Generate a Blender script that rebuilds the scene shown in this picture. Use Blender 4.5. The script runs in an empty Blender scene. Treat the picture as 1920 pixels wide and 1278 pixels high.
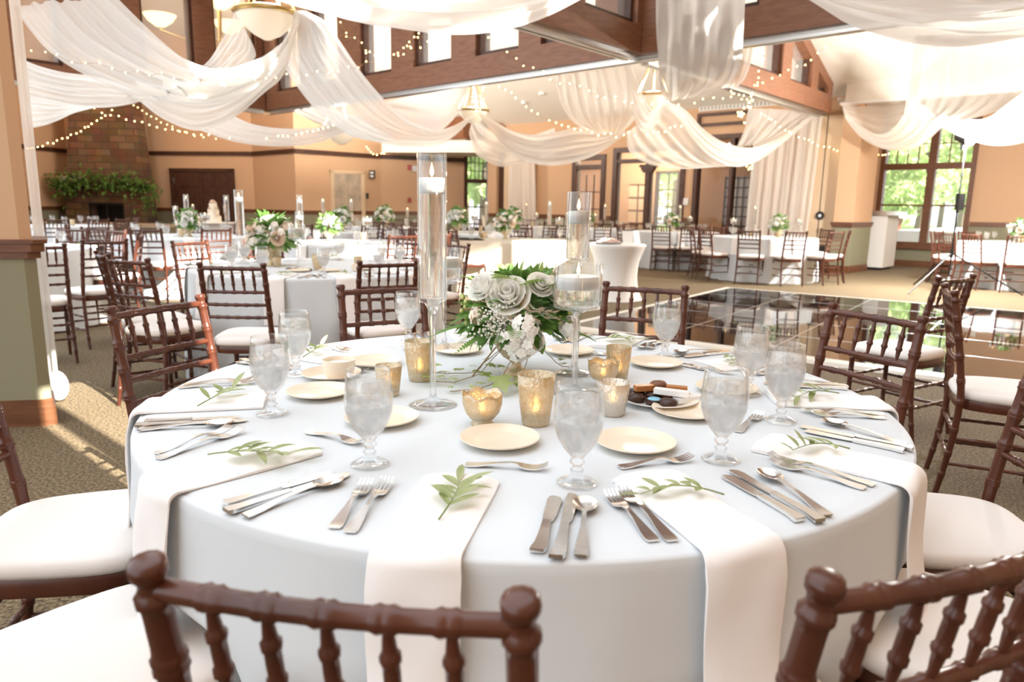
import bpy, math, random
from math import sin, cos, pi, radians as R, sqrt, atan2, hypot, exp
from mathutils import Vector, Matrix, noise
rnd = random.Random(11)
SC = bpy.context.scene
COL = SC.collection

# ------------------------------------------------------------------ camera (solved from the table ellipse and chair heights)
F, PITCH, ROLL, CAMH = 1326.16, .1883, -.0159, 1.2449
_fw = Vector((0, cos(PITCH), -sin(PITCH))); _dn = Vector((0, -sin(PITCH), -cos(PITCH))); _rt = Vector((1, 0, 0))
RT = cos(ROLL)*_rt + sin(ROLL)*_dn; DN = -sin(ROLL)*_rt + cos(ROLL)*_dn; FW = _fw
CAM = Vector((0, 0, CAMH))
def ray(x, y): return RT*((x-960)/F) + DN*((y-639)/F) + FW
def at(x, y, z):                        # point of the photo on a level plane
    d = ray(x, y); return CAM + d*((z-CAMH)/d.z)
def atY(x, y, Y):                       # point of the photo at a depth
    d = ray(x, y); return CAM + d*(Y/d.y)
PHI = R(-42); UX = Vector((cos(PHI), sin(PHI), 0)); VX = Vector((-sin(PHI), cos(PHI), 0))
def W(u, v, z=0): return UX*u + VX*v + Vector((0, 0, z))   # the hall's own axes
def atV(x, y, v):
    d = ray(x, y); p = CAM + d*(v/d.dot(VX)); return p
def uv(p): return p.dot(UX), p.dot(VX)
def yaw_to(a, b): return atan2(b[1]-a[1], b[0]-a[0])

# ------------------------------------------------------------------ mesh builder
class MB:
    def __init__(s): s.v = []; s.f = []
    def add(s, vs, fs):
        o = len(s.v); s.v += [tuple(p) for p in vs]; s.f += [tuple(i+o for i in f) for f in fs]
    def hexa(s, p):                     # p[0:4] bottom loop, p[4:8] top loop
        s.add(p, [(3,2,1,0),(4,5,6,7),(0,1,5,4),(1,2,6,5),(2,3,7,6),(3,0,4,7)])
    def box(s, c, d, M=None):
        x, y, z = d[0]/2, d[1]/2, d[2]/2; c = Vector(c)
        p = [Vector(q) for q in ((-x,-y,-z),(x,-y,-z),(x,y,-z),(-x,y,-z),(-x,-y,z),(x,-y,z),(x,y,z),(-x,y,z))]
        if M: p = [M @ q for q in p]
        s.hexa([c+q for q in p])
    def uvbox(s, u0, u1, v0, v1, z0, z1):
        s.hexa([W(a,b,z) for z in (z0,z1) for a,b in ((u0,v0),(u1,v0),(u1,v1),(u0,v1))])
    def slab(s, p, q, z0, z1, t0, t1):  # vertical slab along p->q from offset t0 to t1 (positive = left of p->q)
        p = Vector((p[0],p[1],0)); q = Vector((q[0],q[1],0)); d = (q-p).normalized(); n = Vector((-d.y,d.x,0))
        s.hexa([a+n*t+Vector((0,0,z)) for z in (z0,z1) for a,t in ((p,t0),(q,t0),(q,t1),(p,t1))])
    def tube(s, pts, r, n=8, caps=True):
        pts = [Vector(p) for p in pts]; k = len(pts)
        rs = [r]*k if not hasattr(r, '__len__') else list(r)
        t0 = (pts[1]-pts[0]).normalized(); a = Vector((0,0,1)) if abs(t0.z) < .9 else Vector((1,0,0))
        vs = []
        for i, p in enumerate(pts):
            t = (pts[min(i+1,k-1)]-pts[max(i-1,0)]); t = t.normalized() if t.length > 1e-9 else t0
            x = a - t*a.dot(t); x.normalize(); y = t.cross(x); a = x
            vs += [p + (x*cos(2*pi*j/n) + y*sin(2*pi*j/n))*rs[i] for j in range(n)]
        fs = [(i*n+j, i*n+(j+1)%n, (i+1)*n+(j+1)%n, (i+1)*n+j) for i in range(k-1) for j in range(n)]
        if caps: fs += [tuple(range(n-1,-1,-1)), tuple((k-1)*n+j for j in range(n))]
        s.add(vs, fs)
    def lathe(s, prof, n=24, c=(0,0,0), caps=False, wob=None):
        c = Vector(c); vs = []; k = len(prof)
        for r, z in prof:
            for j in range(n):
                a = 2*pi*j/n; rr = r*(wob(a, z) if wob else 1)
                vs.append(c+Vector((rr*cos(a), rr*sin(a), z)))
        fs = [(i*n+j, i*n+(j+1)%n, (i+1)*n+(j+1)%n, (i+1)*n+j) for i in range(k-1) for j in range(n)]
        if caps: fs += [tuple(range(n-1,-1,-1)), tuple((k-1)*n+j for j in range(n))]
        s.add(vs, fs)
    def grid(s, rows, close=False):
        n = len(rows[0]); vs = [p for r in rows for p in r]
        m = n if close else n-1
        s.add(vs, [(i*n+j, i*n+(j+1)%n, (i+1)*n+(j+1)%n, (i+1)*n+j) for i in range(len(rows)-1) for j in range(m)])
    def ball(s, c, r, n=8, m=6, sq=(1,1,1)):
        c = Vector(c); rows = []
        for i in range(m+1):
            a = pi*i/m
            rows.append([c+Vector((r*sq[0]*max(sin(a),1e-3)*cos(2*pi*j/n), r*sq[1]*max(sin(a),1e-3)*sin(2*pi*j/n), -r*sq[2]*cos(a))) for j in range(n)])
        s.grid(rows, True)
    def strip(s, pts, th):              # flat bar: pts = (x, y, half width, z) along x
        lo, hi = [], []
        for x, y, w, z in pts:
            lo += [(x,y-w,z),(x,y+w,z)]; hi += [(x,y-w,z+th),(x,y+w,z+th)]
        k = len(pts); o = 2*k; fs = []
        for i in range(k-1):
            a, b = 2*i, 2*i+1; c, d = a+2, b+2
            fs += [(a,b,d,c),(o+a,o+c,o+d,o+b),(a,c,o+c,o+a),(b,o+b,o+d,d)]
        fs += [(0,o,o+1,1),(2*k-2,2*k-1,o+2*k-1,o+2*k-2)]
        s.add(lo+hi, fs)
    def xf(s, M): s.v = [tuple(M @ Vector(p)) for p in s.v]; return s
    def join(s, o, M=None): s.add([(M @ Vector(p)) if M else p for p in o.v], o.f)
    def build(s, name, mat, parent=None, smooth=True, loc=None, rz=0, ang=42):
        me = bpy.data.meshes.new(name); me.from_pydata(s.v, [], s.f)
        me.materials.append(mat)
        if smooth:
            me.polygons.foreach_set('use_smooth', [True]*len(me.polygons))
            if ang: me.set_sharp_from_angle(angle=R(ang))
        me.update()
        o = bpy.data.objects.new(name, me); COL.objects.link(o)
        if loc is not None: o.location = loc
        o.rotation_euler[2] = rz
        if parent: o.parent = parent
        return o
def tag(o, label=None, cat=None, group=None, kind=None):
    for k, x in (('label',label),('category',cat),('group',group),('kind',kind)):
        if x: o[k] = x
    return o
def empty(name, loc=(0,0,0), rz=0, label=None, cat=None, group=None):
    o = bpy.data.objects.new(name, None); COL.objects.link(o); o.location = loc; o.rotation_euler[2] = rz; o.empty_display_size = .05
    return tag(o, label, cat, group)
KIDS = {}
def kids(o):
    if o.name not in KIDS: KIDS[o.name] = list(o.children)
    return KIDS[o.name]
def copy_tree(o, parent=None):
    c = o.copy(); COL.objects.link(c)
    if parent: c.parent = parent
    for ch in kids(o): copy_tree(ch, c)
    return c
PROTOS = []
class Proto:                            # the first use places the model itself, later uses place copies
    def __init__(s, root): s.root = root; s.used = False; PROTOS.append(s)
    def put(s, loc, rz=0, label=None, cat=None, group=None, sc=None, tilt=None):
        o = copy_tree(s.root) if s.used else s.root
        s.used = True
        o.location = loc; o.rotation_euler = (tilt[0], tilt[1], rz) if tilt else (0, 0, rz)
        o.scale = (sc,)*3 if isinstance(sc, (int, float)) else (sc or (1,1,1))
        return tag(o, label, cat, group)
def struct(o): o['kind'] = 'structure'; return o

# ------------------------------------------------------------------ materials
def new_mat(name):
    m = bpy.data.materials.new(name); m.use_nodes = True
    nt = m.node_tree; return m, nt, nt.nodes['Principled BSDF'], nt.nodes['Material Output']
def mat(name, col, rough=.6, metal=0, trans=0, ior=1.45, spec=.5, noise_amt=0, noise_scale=20, bump=0, bump_scale=80, stretch=(1,1,1), col2=None, emit=None, estr=0, sheen=0, sss=0):
    m, nt, b, out = new_mat(name)
    b.inputs['Base Color'].default_value = (*col, 1); b.inputs['Roughness'].default_value = rough
    b.inputs['Metallic'].default_value = metal; b.inputs['IOR'].default_value = ior
    b.inputs['Transmission Weight'].default_value = trans; b.inputs['Specular IOR Level'].default_value = spec
    b.inputs['Sheen Weight'].default_value = sheen
    if sss: b.inputs['Subsurface Weight'].default_value = sss; b.inputs['Subsurface Radius'].default_value = (.02,.012,.008)
    if emit: b.inputs['Emission Color'].default_value = (*emit, 1); b.inputs['Emission Strength'].default_value = estr
    if col2 or bump:
        tc = nt.nodes.new('ShaderNodeTexCoord'); mp = nt.nodes.new('ShaderNodeMapping'); mp.inputs['Scale'].default_value = stretch
        nt.links.new(tc.outputs['Object'], mp.inputs[0])
    if col2:
        n = nt.nodes.new('ShaderNodeTexNoise'); n.inputs['Scale'].default_value = noise_scale; n.inputs['Detail'].default_value = 4
        nt.links.new(mp.outputs[0], n.inputs['Vector'])
        r = nt.nodes.new('ShaderNodeValToRGB'); r.color_ramp.elements[0].position = .35; r.color_ramp.elements[1].position = .65
        r.color_ramp.elements[0].color = (*col, 1); r.color_ramp.elements[1].color = (*col2, 1)
        nt.links.new(n.outputs[0], r.inputs[0]); nt.links.new(r.outputs[0], b.inputs['Base Color'])
    if bump:
        n2 = nt.nodes.new('ShaderNodeTexNoise'); n2.inputs['Scale'].default_value = bump_scale; n2.inputs['Detail'].default_value = 3
        nt.links.new(mp.outputs[0], n2.inputs['Vector'])
        bp = nt.nodes.new('ShaderNodeBump'); bp.inputs['Strength'].default_value = bump; bp.inputs['Distance'].default_value = .004
        nt.links.new(n2.outputs[0], bp.inputs['Height']); nt.links.new(bp.outputs[0], b.inputs['Normal'])
    return m
def mix_transparent(m, fac, col=(1,1,1)):    # let part of the light straight through
    nt = m.node_tree; out = nt.nodes['Material Output']; src = out.inputs['Surface'].links[0].from_socket
    t = nt.nodes.new('ShaderNodeBsdfTransparent'); t.inputs[0].default_value = (*col, 1)
    x = nt.nodes.new('ShaderNodeMixShader'); x.inputs[0].default_value = fac
    nt.links.new(src, x.inputs[1]); nt.links.new(t.outputs[0], x.inputs[2]); nt.links.new(x.outputs[0], out.inputs['Surface'])
    return m
def sheer(name, col, clear, trl=.5):
    m, nt, b, out = new_mat(name); nt.nodes.remove(b)
    d = nt.nodes.new('ShaderNodeBsdfDiffuse'); d.inputs[0].default_value = (*col, 1)
    t = nt.nodes.new('ShaderNodeBsdfTranslucent'); t.inputs[0].default_value = (*col, 1)
    x = nt.nodes.new('ShaderNodeMixShader'); x.inputs[0].default_value = trl
    nt.links.new(d.outputs[0], x.inputs[1]); nt.links.new(t.outputs[0], x.inputs[2])
    nt.links.new(x.outputs[0], out.inputs['Surface'])
    return mix_transparent(m, clear)
def emission(name, col, s):
    m, nt, b, out = new_mat(name); nt.nodes.remove(b); e = nt.nodes.new('ShaderNodeEmission')
    e.inputs[0].default_value = (*col, 1); e.inputs[1].default_value = s; nt.links.new(e.outputs[0], out.inputs['Surface']); return m
def brickmat(name, c1, c2, mortar, scale, rough=.9, bw=.5, rh=.25, ms=.02, axis=None):
    m, nt, b, out = new_mat(name); b.inputs['Roughness'].default_value = rough
    tc = nt.nodes.new('ShaderNodeTexCoord'); mp = nt.nodes.new('ShaderNodeMapping'); mp.inputs['Rotation'].default_value = (R(90),0,0)
    br = nt.nodes.new('ShaderNodeTexBrick'); br.inputs['Color1'].default_value = (*c1,1); br.inputs['Color2'].default_value = (*c2,1); br.inputs['Mortar'].default_value = (*mortar,1)
    br.inputs['Scale'].default_value = scale; br.inputs['Brick Width'].default_value = bw; br.inputs['Row Height'].default_value = rh; br.inputs['Mortar Size'].default_value = ms
    n = nt.nodes.new('ShaderNodeTexNoise'); n.inputs['Scale'].default_value = 2.2
    mx = nt.nodes.new('ShaderNodeMixRGB'); mx.blend_type = 'MULTIPLY'; mx.inputs[0].default_value = .7
    nt.links.new(tc.outputs['Object'], mp.inputs[0]); nt.links.new(mp.outputs[0], br.inputs['Vector']); nt.links.new(tc.outputs['Object'], n.inputs['Vector'])
    nt.links.new(br.outputs[0], mx.inputs[1]); nt.links.new(n.outputs[1], mx.inputs[2]); nt.links.new(mx.outputs[0], b.inputs['Base Color'])
    return m
M = {}
M['chair'] = mat('mahogany', (.062,.017,.009), .28, col2=(.10,.030,.015), noise_scale=9, stretch=(1,1,.25), spec=.6)
M['trim'] = mat('brown_trim', (.13,.05,.022), .4, col2=(.18,.075,.033), noise_scale=6, stretch=(1,1,8))
M['truss'] = mat('truss_wood', (.20,.083,.043), .42, col2=(.26,.115,.06), noise_scale=5, stretch=(1,1,6))
M['darkwood'] = mat('dark_frame_wood', (.055,.022,.013), .4, col2=(.08,.034,.02), noise_scale=7)
M['cushion'] = mat('ivory_cushion', (.84,.80,.77), .75, bump=.15, bump_scale=300)
M['cloth'] = mat('pale_blue_linen', (.655,.70,.735), .85, bump=.12, bump_scale=500, sheen=.2)
M['ivory'] = mat('ivory_linen', (.82,.75,.62), .85, bump=.1, bump_scale=300)
M['spandex'] = mat('white_spandex', (.86,.85,.83), .6)
M['napkin'] = mat('white_napkin', (.88,.86,.85), .85, bump=.12, bump_scale=500)
M['carpet'] = mat('speckled_carpet', (.055,.038,.020), .95, col2=(.25,.185,.105), noise_scale=75, bump=.5, bump_scale=120)
M['tan'] = mat('tan_wallpaper', (.63,.415,.26), .85, bump=.1, bump_scale=60)
M['sage'] = mat('sage_wainscot', (.27,.26,.175), .8, bump=.25, bump_scale=140)
M['cream'] = mat('cream_panel', (.74,.58,.40), .7)
M['ceiling'] = mat('ceiling_paint', (.80,.76,.68), .9)
M['white'] = mat('white_paint', (.82,.81,.78), .5)
M['greyvent'] = mat('vent_grey', (.45,.45,.42), .6)
M['stone'] = brickmat('fireplace_stone', (.20,.105,.058), (.34,.20,.12), (.15,.10,.07), 1.3, bw=.62, rh=.25, ms=.02)
M['hearth'] = mat('hearth_stone', (.42,.36,.29), .9, col2=(.6,.5,.38), noise_scale=4)
M['black'] = mat('matte_black', (.012,.012,.014), .5)
M['steel'] = mat('polished_steel', (.90,.88,.85), .2, 1)
M['alu'] = mat('aluminium', (.72,.72,.70), .3, 1)
M['brass'] = mat('brushed_brass', (.75,.52,.22), .3, 1)
M['plate'] = mat('cream_china', (.84,.74,.60), .22)
M['china'] = mat('white_china', (.86,.85,.83), .15)
M['floor_black'] = mat('black_gloss', (.008,.008,.009), .035, ior=1.75, spec=.9)
M['floor_edge'] = mat('white_edge', (.72,.70,.64), .4)
def thin_glass(name, tint=(.985,.99,.99), lo=.045, hi=.8, pw=2.3):
    m, nt, b, out = new_mat(name); nt.nodes.remove(b)
    t = nt.nodes.new('ShaderNodeBsdfTransparent'); t.inputs[0].default_value = (*tint,1)
    g = nt.nodes.new('ShaderNodeBsdfGlossy'); g.inputs['Roughness'].default_value = .02; g.inputs[0].default_value = (.95,.96,.96,1)
    w = nt.nodes.new('ShaderNodeLayerWeight'); w.inputs[0].default_value = .5
    p = nt.nodes.new('ShaderNodeMath'); p.operation = 'POWER'; p.inputs[1].default_value = pw
    r = nt.nodes.new('ShaderNodeMapRange'); r.inputs[3].default_value = lo; r.inputs[4].default_value = hi
    x = nt.nodes.new('ShaderNodeMixShader')
    nt.links.new(w.outputs['Facing'], p.inputs[0]); nt.links.new(p.outputs[0], r.inputs[0]); nt.links.new(r.outputs[0], x.inputs[0])
    nt.links.new(t.outputs[0], x.inputs[1]); nt.links.new(g.outputs[0], x.inputs[2]); nt.links.new(x.outputs[0], out.inputs['Surface']); return m
def two_sided(m, fac):                      # let some light glow through a leaf, petal or ice
    nt = m.node_tree; out = nt.nodes['Material Output']; b = nt.nodes['Principled BSDF']; src = out.inputs['Surface'].links[0].from_socket
    t = nt.nodes.new('ShaderNodeBsdfTranslucent'); c = b.inputs['Base Color']
    if c.links: nt.links.new(c.links[0].from_socket, t.inputs[0])
    else: t.inputs[0].default_value = c.default_value
    x = nt.nodes.new('ShaderNodeMixShader'); x.inputs[0].default_value = fac
    nt.links.new(src, x.inputs[1]); nt.links.new(t.outputs[0], x.inputs[2]); nt.links.new(x.outputs[0], out.inputs['Surface']); return m
M['glass'] = thin_glass('clear_glass')
M['solidglass'] = mix_transparent(mat('solid_glass', (1,1,1), 0, trans=1, ior=1.42), .5)
M['water'] = mix_transparent(mat('clear_water', (1,1,1), 0, trans=1, ior=1.33), .35)
M['ice'] = mix_transparent(two_sided(mat('iced_water', (.98,.985,.985), .10, trans=.8, ior=1.25, bump=1.0, bump_scale=75), .3), .58)
M['icecube'] = mix_transparent(mat('ice_cube', (1,1,1), .06, trans=.9, ior=1.31, bump=.6, bump_scale=60), .45)
M['pane'] = mix_transparent(mat('window_pane', (.9,.95,.93), .01, spec=.6), .86)
M['darkpane'] = mix_transparent(mat('tinted_pane', (.02,.02,.02), .02, spec=.7), .72)
M['wax'] = mat('white_wax', (.88,.86,.82), .5, sss=.3)
M['flame'] = emission('candle_flame', (1,.62,.25), 14)
M['gold'] = mix_transparent(mat('gold_mercury_glass', (.86,.70,.44), .22, .3, .55, bump=1.0, bump_scale=150, col2=(.95,.88,.70), noise_scale=60), .18, (1,.85,.6))
M['silver'] = mix_transparent(mat('silver_mercury_glass', (.90,.84,.74), .15, .45, .5, bump=.9, bump_scale=150), .15, (1,.9,.75))
M['gold2'] = mat('amber_lustre_glass', (.93,.72,.42), .22, .2, .55, bump=.8, bump_scale=110, col2=(.96,.84,.62), noise_scale=50, emit=(1,.55,.2), estr=0)
M['leaf'] = mat('green_leaf', (.11,.24,.05), .45, col2=(.20,.38,.09), noise_scale=8)
M['leaf2'] = mat('light_leaf', (.22,.36,.07), .45, col2=(.36,.46,.14), noise_scale=8)
M['ivy'] = mat('variegated_ivy', (.26,.36,.09), .5, col2=(.50,.54,.26), noise_scale=12)
M['olive'] = mat('olive_leaf', (.27,.33,.12), .5, col2=(.42,.46,.24), noise_scale=18)
M['fern'] = mat('fern_green', (.13,.26,.06), .5, col2=(.22,.38,.10), noise_scale=10)
M['stem'] = mat('brown_stem', (.30,.19,.09), .6)
M['petal'] = mat('white_petal', (.97,.96,.92), .7)
M['blush'] = mat('blush_petal', (.95,.82,.70), .7)
M['berry'] = mat('yellow_green_berry', (.55,.56,.20), .4)
M['choc'] = mat('dark_chocolate', (.045,.017,.010), .35)
M['milk'] = mat('milk_chocolate', (.17,.065,.028), .35)
M['caramel'] = mat('caramel_glaze', (.42,.16,.04), .35)
M['blue'] = mat('blue_icing', (.25,.55,.72), .4)
M['treeleaf'] = mat('tree_leaves', (.46,.60,.26), .7, col2=(.64,.74,.38), noise_scale=1.2)
M['treeleaf2'] = mat('tree_leaves_yellow', (.68,.72,.36), .7, col2=(.82,.84,.48), noise_scale=1.2)
M['bark'] = mat('tree_bark', (.12,.09,.06), .9)
M['asphalt'] = mat('parking_asphalt', (.42,.43,.45), .9)
M['grassy'] = mat('outdoor_lawn', (.16,.27,.07), .95)
for k_ in ('leaf','leaf2','ivy','fern','olive'): two_sided(M[k_], .3)
for k_ in ('petal','blush'): two_sided(M[k_], .15)
for k_ in ('treeleaf','treeleaf2'): two_sided(M[k_], .4)
M['sheer'] = sheer('sheer_voile', (.94,.92,.885), .28, .5)
M['sheer2'] = sheer('double_voile', (.95,.93,.90), .13, .5)
M['curtain'] = sheer('sheer_curtain_voile', (.94,.92,.89), .10, .45)
M['lampglass'] = mat('alabaster_glass', (.85,.80,.70), .5, emit=(1,.80,.55), estr=.25)
M['lamplit'] = emission('lit_alabaster', (1,.66,.32), 2.6)
M['bulb'] = emission('fairy_bulb', (1,.60,.18), 16)
M['wire'] = mat('copper_wire', (.55,.38,.2), .4, 1)
M['strobe'] = emission('flash_face', (1,.98,.95), 120)
M['redbox'] = mat('alarm_red', (.35,.05,.03), .5)
M['pinkcandy'] = mat('pink_wrapped_sweets', (.80,.55,.47), .4, col2=(.88,.72,.66), noise_scale=30)
# ------------------------------------------------------------------ the hall
def zc(v): return 3.65+.41*(15.6-v) if v > 7 else 7.176-.41*(7-v)
m = MB(); m.hexa([Vector((-30,-8,-.1)),Vector((14,-8,-.1)),Vector((14,26,-.1)),Vector((-30,26,-.1)),Vector((-30,-8,0)),Vector((14,-8,0)),Vector((14,26,0)),Vector((-30,26,0))])
struct(m.build('floor', M['carpet'], smooth=False))
m = MB()
for v0, v1 in ((5.6,7),(7,15.62),(15.62,17.2)):
    u1 = 2.5 if v1 < 16 else -5
    m.hexa([W(a,b,zc(b)+t) for t in (0,.2) for a,b in ((-27,v0),(u1,v0),(u1,v1),(-27,v1))])
m.uvbox(-5.2, 2.5, 15.5, 19, 3.40, 3.5)                       # flat ceiling of the window alcove
struct(m.build('ceiling', M['ceiling'], smooth=False))

RAIL0, RAIL1 = .92, 1.03
def wall(name, p, q, z1=4.0, z0=0, rail=True, pic=None, wains=True, side=1, th=.25, base=True, col='tan'):
    """plain wall p->q whose room face is on the line (room to the right of p->q), sage wainscot, rail, baseboard"""
    o = []
    m = MB(); m.slab(p, q, z0, z1, 0, th); o.append(struct(m.build(name, M[col], smooth=False)))
    if wains:
        m = MB(); m.slab(p, q, .13, RAIL0+.01, -.015, .01); o.append(struct(m.build('wall_wainscot', M['sage'], smooth=False)))
    if rail:
        m = MB(); m.slab(p, q, RAIL0, RAIL1-.03, -.03, .01); m.slab(p, q, RAIL1-.03, RAIL1, -.045, .01); o.append(struct(m.build('trim_1', M['trim'], smooth=False)))
    if base:
        m = MB(); m.slab(p, q, 0, .13, -.03, .01); o.append(struct(m.build('baseboard_back', M['trim'], smooth=False)))
    if pic:
        m = MB(); m.slab(p, q, pic-.06, pic+.06, -.05, .01); o.append(struct(m.build('trim_2', M['darkwood'], smooth=False)))
    return o
# far end: angled tan walls
Q = [(-10.8,14.6),(-13.7,20.0),(-13.5,21.95),(-11.2,22.3),(-7.85,21.8),(-6.14,20.3),(-4.1,22.2),(-1.62,23.3)]
for i in range(len(Q)-1):
    wall('wall_left', Q[i], Q[i+1], z1=7.6 if i < 6 else 6.0, pic=2.66)
# window bay wall (between Q[-1] and the pillar)
wx0, wx1 = Vector((-1.62,23.3,0)), Vector((-.79,23.65,0))
m = MB(); m.slab(wx0, wx1, 0, .45, 0, .25); m.slab(wx0, wx1, 2.95, 6, 0, .25); struct(m.build('wall_back', M['tan'], smooth=False))
wall('wall_back', (-.79,23.65), (1.2,24.4), z1=6, pic=2.66)
def framed_window(name, p, q, z0, z1, bars, muntins=None, depth=.16, fw=.1, pane='pane', col='darkwood'):
    """bars: heights of cross bars; upright bars as fractions"""
    p = Vector((p[0],p[1],0)); q = Vector((q[0],q[1],0)); d = q-p; L = d.length; d = d/L
    fr = MB()
    fr.slab(p, p+d*fw, z0, z1, -.05, depth); fr.slab(q-d*fw, q, z0, z1, -.05, depth)
    fr.slab(p+d*fw, q-d*fw, z1-fw, z1, -.05, depth); fr.slab(p+d*fw, q-d*fw, z0, z0+fw, -.05, depth)
    for z, t in bars.get('h', []): fr.slab(p+d*fw, q-d*fw, z-t/2, z+t/2, -.03, depth-.02)
    for f, t in bars.get('v', []): fr.slab(p+d*(f*L-t/2), p+d*(f*L+t/2), z0+fw, z1-fw, -.04, depth-.01)
    o = struct(fr.build(name, M[col], smooth=False))
    if bars.get('m'):
        mu = MB()
        for (fa, fb, za, zb, nx, nz) in bars['m']:
            for i in range(1, nx): mu.slab(p+d*((fa+(fb-fa)*i/nx)*L-.012), p+d*((fa+(fb-fa)*i/nx)*L+.012), za, zb, .04, .065)
            for k in range(1, nz): z = za+(zb-za)*k/nz; mu.slab(p+d*fa*L, p+d*fb*L, z-.012, z+.012, .041, .064)
        mu.build('muntins', M[col], o, smooth=False)
    if pane:
        g = MB(); g.slab(p+d*fw, q-d*fw, z0+fw, z1-fw, .05, .056); g.build('pane', M[pane], o, smooth=False)
    return o
framed_window('window_1', wx0, wx1, .45, 2.95, {'h':[(2.02,.12),(1.2,.04)], 'm':[(.1,.9,2.08,2.86,5,3)]})

# back wall of glazed doors, on the hall's v = 15.8 line
V2 = 15.8
def w2(px): return uv(atV(px, 400, V2))[0]
def P2(u, v=V2): a = W(u, v); return (a.x, a.y)
m = MB()
ops = [(1072,1133,0,2.62),(1147,1281,0,2.76),(1297,1411,0,2.95)]      # openings
edges = [-14.6]
for a, b, z0, z1 in ops: edges += [w2(a), w2(b)]
edges += [-5.0]
for i in range(0, len(edges), 2): m.slab(P2(edges[i]), P2(edges[i+1]), 0, 3.75, 0, .3)
for i, (a, b, z0, z1) in enumerate(ops): m.slab(P2(w2(a)), P2(w2(b)), z1, 3.75, 0, .3)
struct(m.build('wall_back', M['tan'], smooth=False))
for i in range(0, len(edges), 2):
    p, q = P2(edges[i]), P2(edges[i+1])
    if i == 6: q = P2(-7.0)
    m = MB(); m.slab(p, q, .13, RAIL0+.01, -.015, .01); struct(m.build('wall_wainscot', M['sage'], smooth=False))
    m = MB(); m.slab(p, q, RAIL0, RAIL1, -.04, .01); struct(m.build('trim_1', M['trim'], smooth=False))
    m = MB(); m.slab(p, q, 0, .13, -.03, .01); struct(m.build('baseboard_back', M['trim'], smooth=False))
# glazed door sets
framed_window('door_1', P2(w2(1072)), P2(w2(1133)), 0, 2.62, {'h':[(2.30,.12)], 'm':[(.16,.86,.3,2.1,3,4)]}, pane='pane', fw=.13)
framed_window('door_2', P2(w2(1147)), P2(w2(1281)), 0, 2.76, {'h':[(2.42,.10)], 'v':[(.5,.13)]}, pane='pane', fw=.12)
framed_window('door_3', P2(w2(1297)), P2(w2(1411)), 0, 2.95, {'h':[(2.44,.07)], 'v':[(.62,.08)]}, pane='darkpane', fw=.10)
m = MB(); c = W(w2(1214), V2-.06, 2.28); m.box(c, (.42,.2,.07), Matrix.Rotation(PHI,4,'Z')); m.box(c-Vector((0,0,.07)), (.34,.16,.07), Matrix.Rotation(PHI,4,'Z')); m.box(c-Vector((0,0,.13)), (.27,.13,.06), Matrix.Rotation(PHI,4,'Z'))
struct(m.build('trim_3', M['darkwood'], smooth=False))
# clerestory frame and vent strip over the doors
framed_window('window_2', P2(-8.42, V2-.02), P2(-7.08, V2-.02), 3.14, 3.44, {}, pane='darkpane', fw=.07, depth=.1)
def vent(u0, u1, v, z):
    m = MB(); m.uvbox(u0, u1, v-.05, v, z-.07, z+.07); o = struct(m.build('trim_4', M['white'], smooth=False))
    s = MB(); n = int((u1-u0)/.09)
    for i in range(n): a = u0+.04+(u1-u0-.08)*i/n; s.uvbox(a, a+.055, v-.056, v-.04, z-.05, z+.05)
    s.build('vent_slots', M['greyvent'], o, smooth=False)
vent(-10.2, -8.9, V2, 3.56); vent(-8.4, -5.9, V2, 3.56); vent(-5.0, 1.0, 15.5, 3.52)
# corridor behind the doors
c0, c1 = uv(atV(1228,400,18.4))[0], uv(atV(1272,400,18.4))[0]
m = MB(); m.slab(P2(-14.4,18.4), P2(c0,18.4), 0, 3.2, 0, .15); m.slab(P2(c1,18.4), P2(-5.4,18.4), 0, 3.2, 0, .15)
m.slab(P2(c0,18.4), P2(c1,18.4), 2.3, 3.2, 0, .15); m.slab(P2(c0,18.4), P2(c1,18.4), 0, .3, 0, .15)
m.uvbox(-14.4,-5.4,16.1,18.5,3.2,3.3); m.uvbox(-14.5,-14.4,16.1,18.5,0,3.2); struct(m.build('wall_corridor', M['tan'], smooth=False))
framed_window('window_3', P2(c0,18.38), P2(c1,18.38), .3, 2.3, {'m':[(.08,.92,.35,2.25,2,4)]}, fw=.06, depth=.1)
m = MB(); c2, c3 = uv(atV(1178,400,18.2))[0], uv(atV(1212,400,18.2))[0]; a, b = P2(c2,18.2), P2(c3,18.2)                      # added panel imitating windows reflected in the door glass
m.slab(a, b, .05, 1.95, 0, .05); d4 = struct(m.build('reflected_window', M['cream'], smooth=False)); mu = MB(); pa, pb = Vector((*a,0)), Vector((*b,0))
for k in range(6): mu.slab(pa, pb, .05+k*.37, .09+k*.37, -.02, 0)
mu.slab((pa+pb)/2-(pb-pa)*.03, (pa+pb)/2+(pb-pa)*.03, .05, 1.95, -.021, 0); mu.build('reflected_bars', M['trim'], d4, smooth=False)
m = MB(); a, b = P2(-8.75,18.1), P2(-7.9,18.1); m.slab(a, b, .02, 2.1, 0, .05); d5 = struct(m.build('reflected_shoji', M['white'], smooth=False))  # added gridded panel imitating a shoji-like reflection in the dark pane
mu = MB(); pa, pb = Vector((*a,0)), Vector((*b,0))
for i in range(6): p = pa+(pb-pa)*i/5; mu.slab(p, p+(pb-pa).normalized()*.03, .02, 2.1, -.02, 0)
for k in range(9): mu.slab(pa, pb, .05+k*.25, .08+k*.25, -.021, 0)
mu.build('reflected_grid', M['darkwood'], d5, smooth=False)
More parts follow.
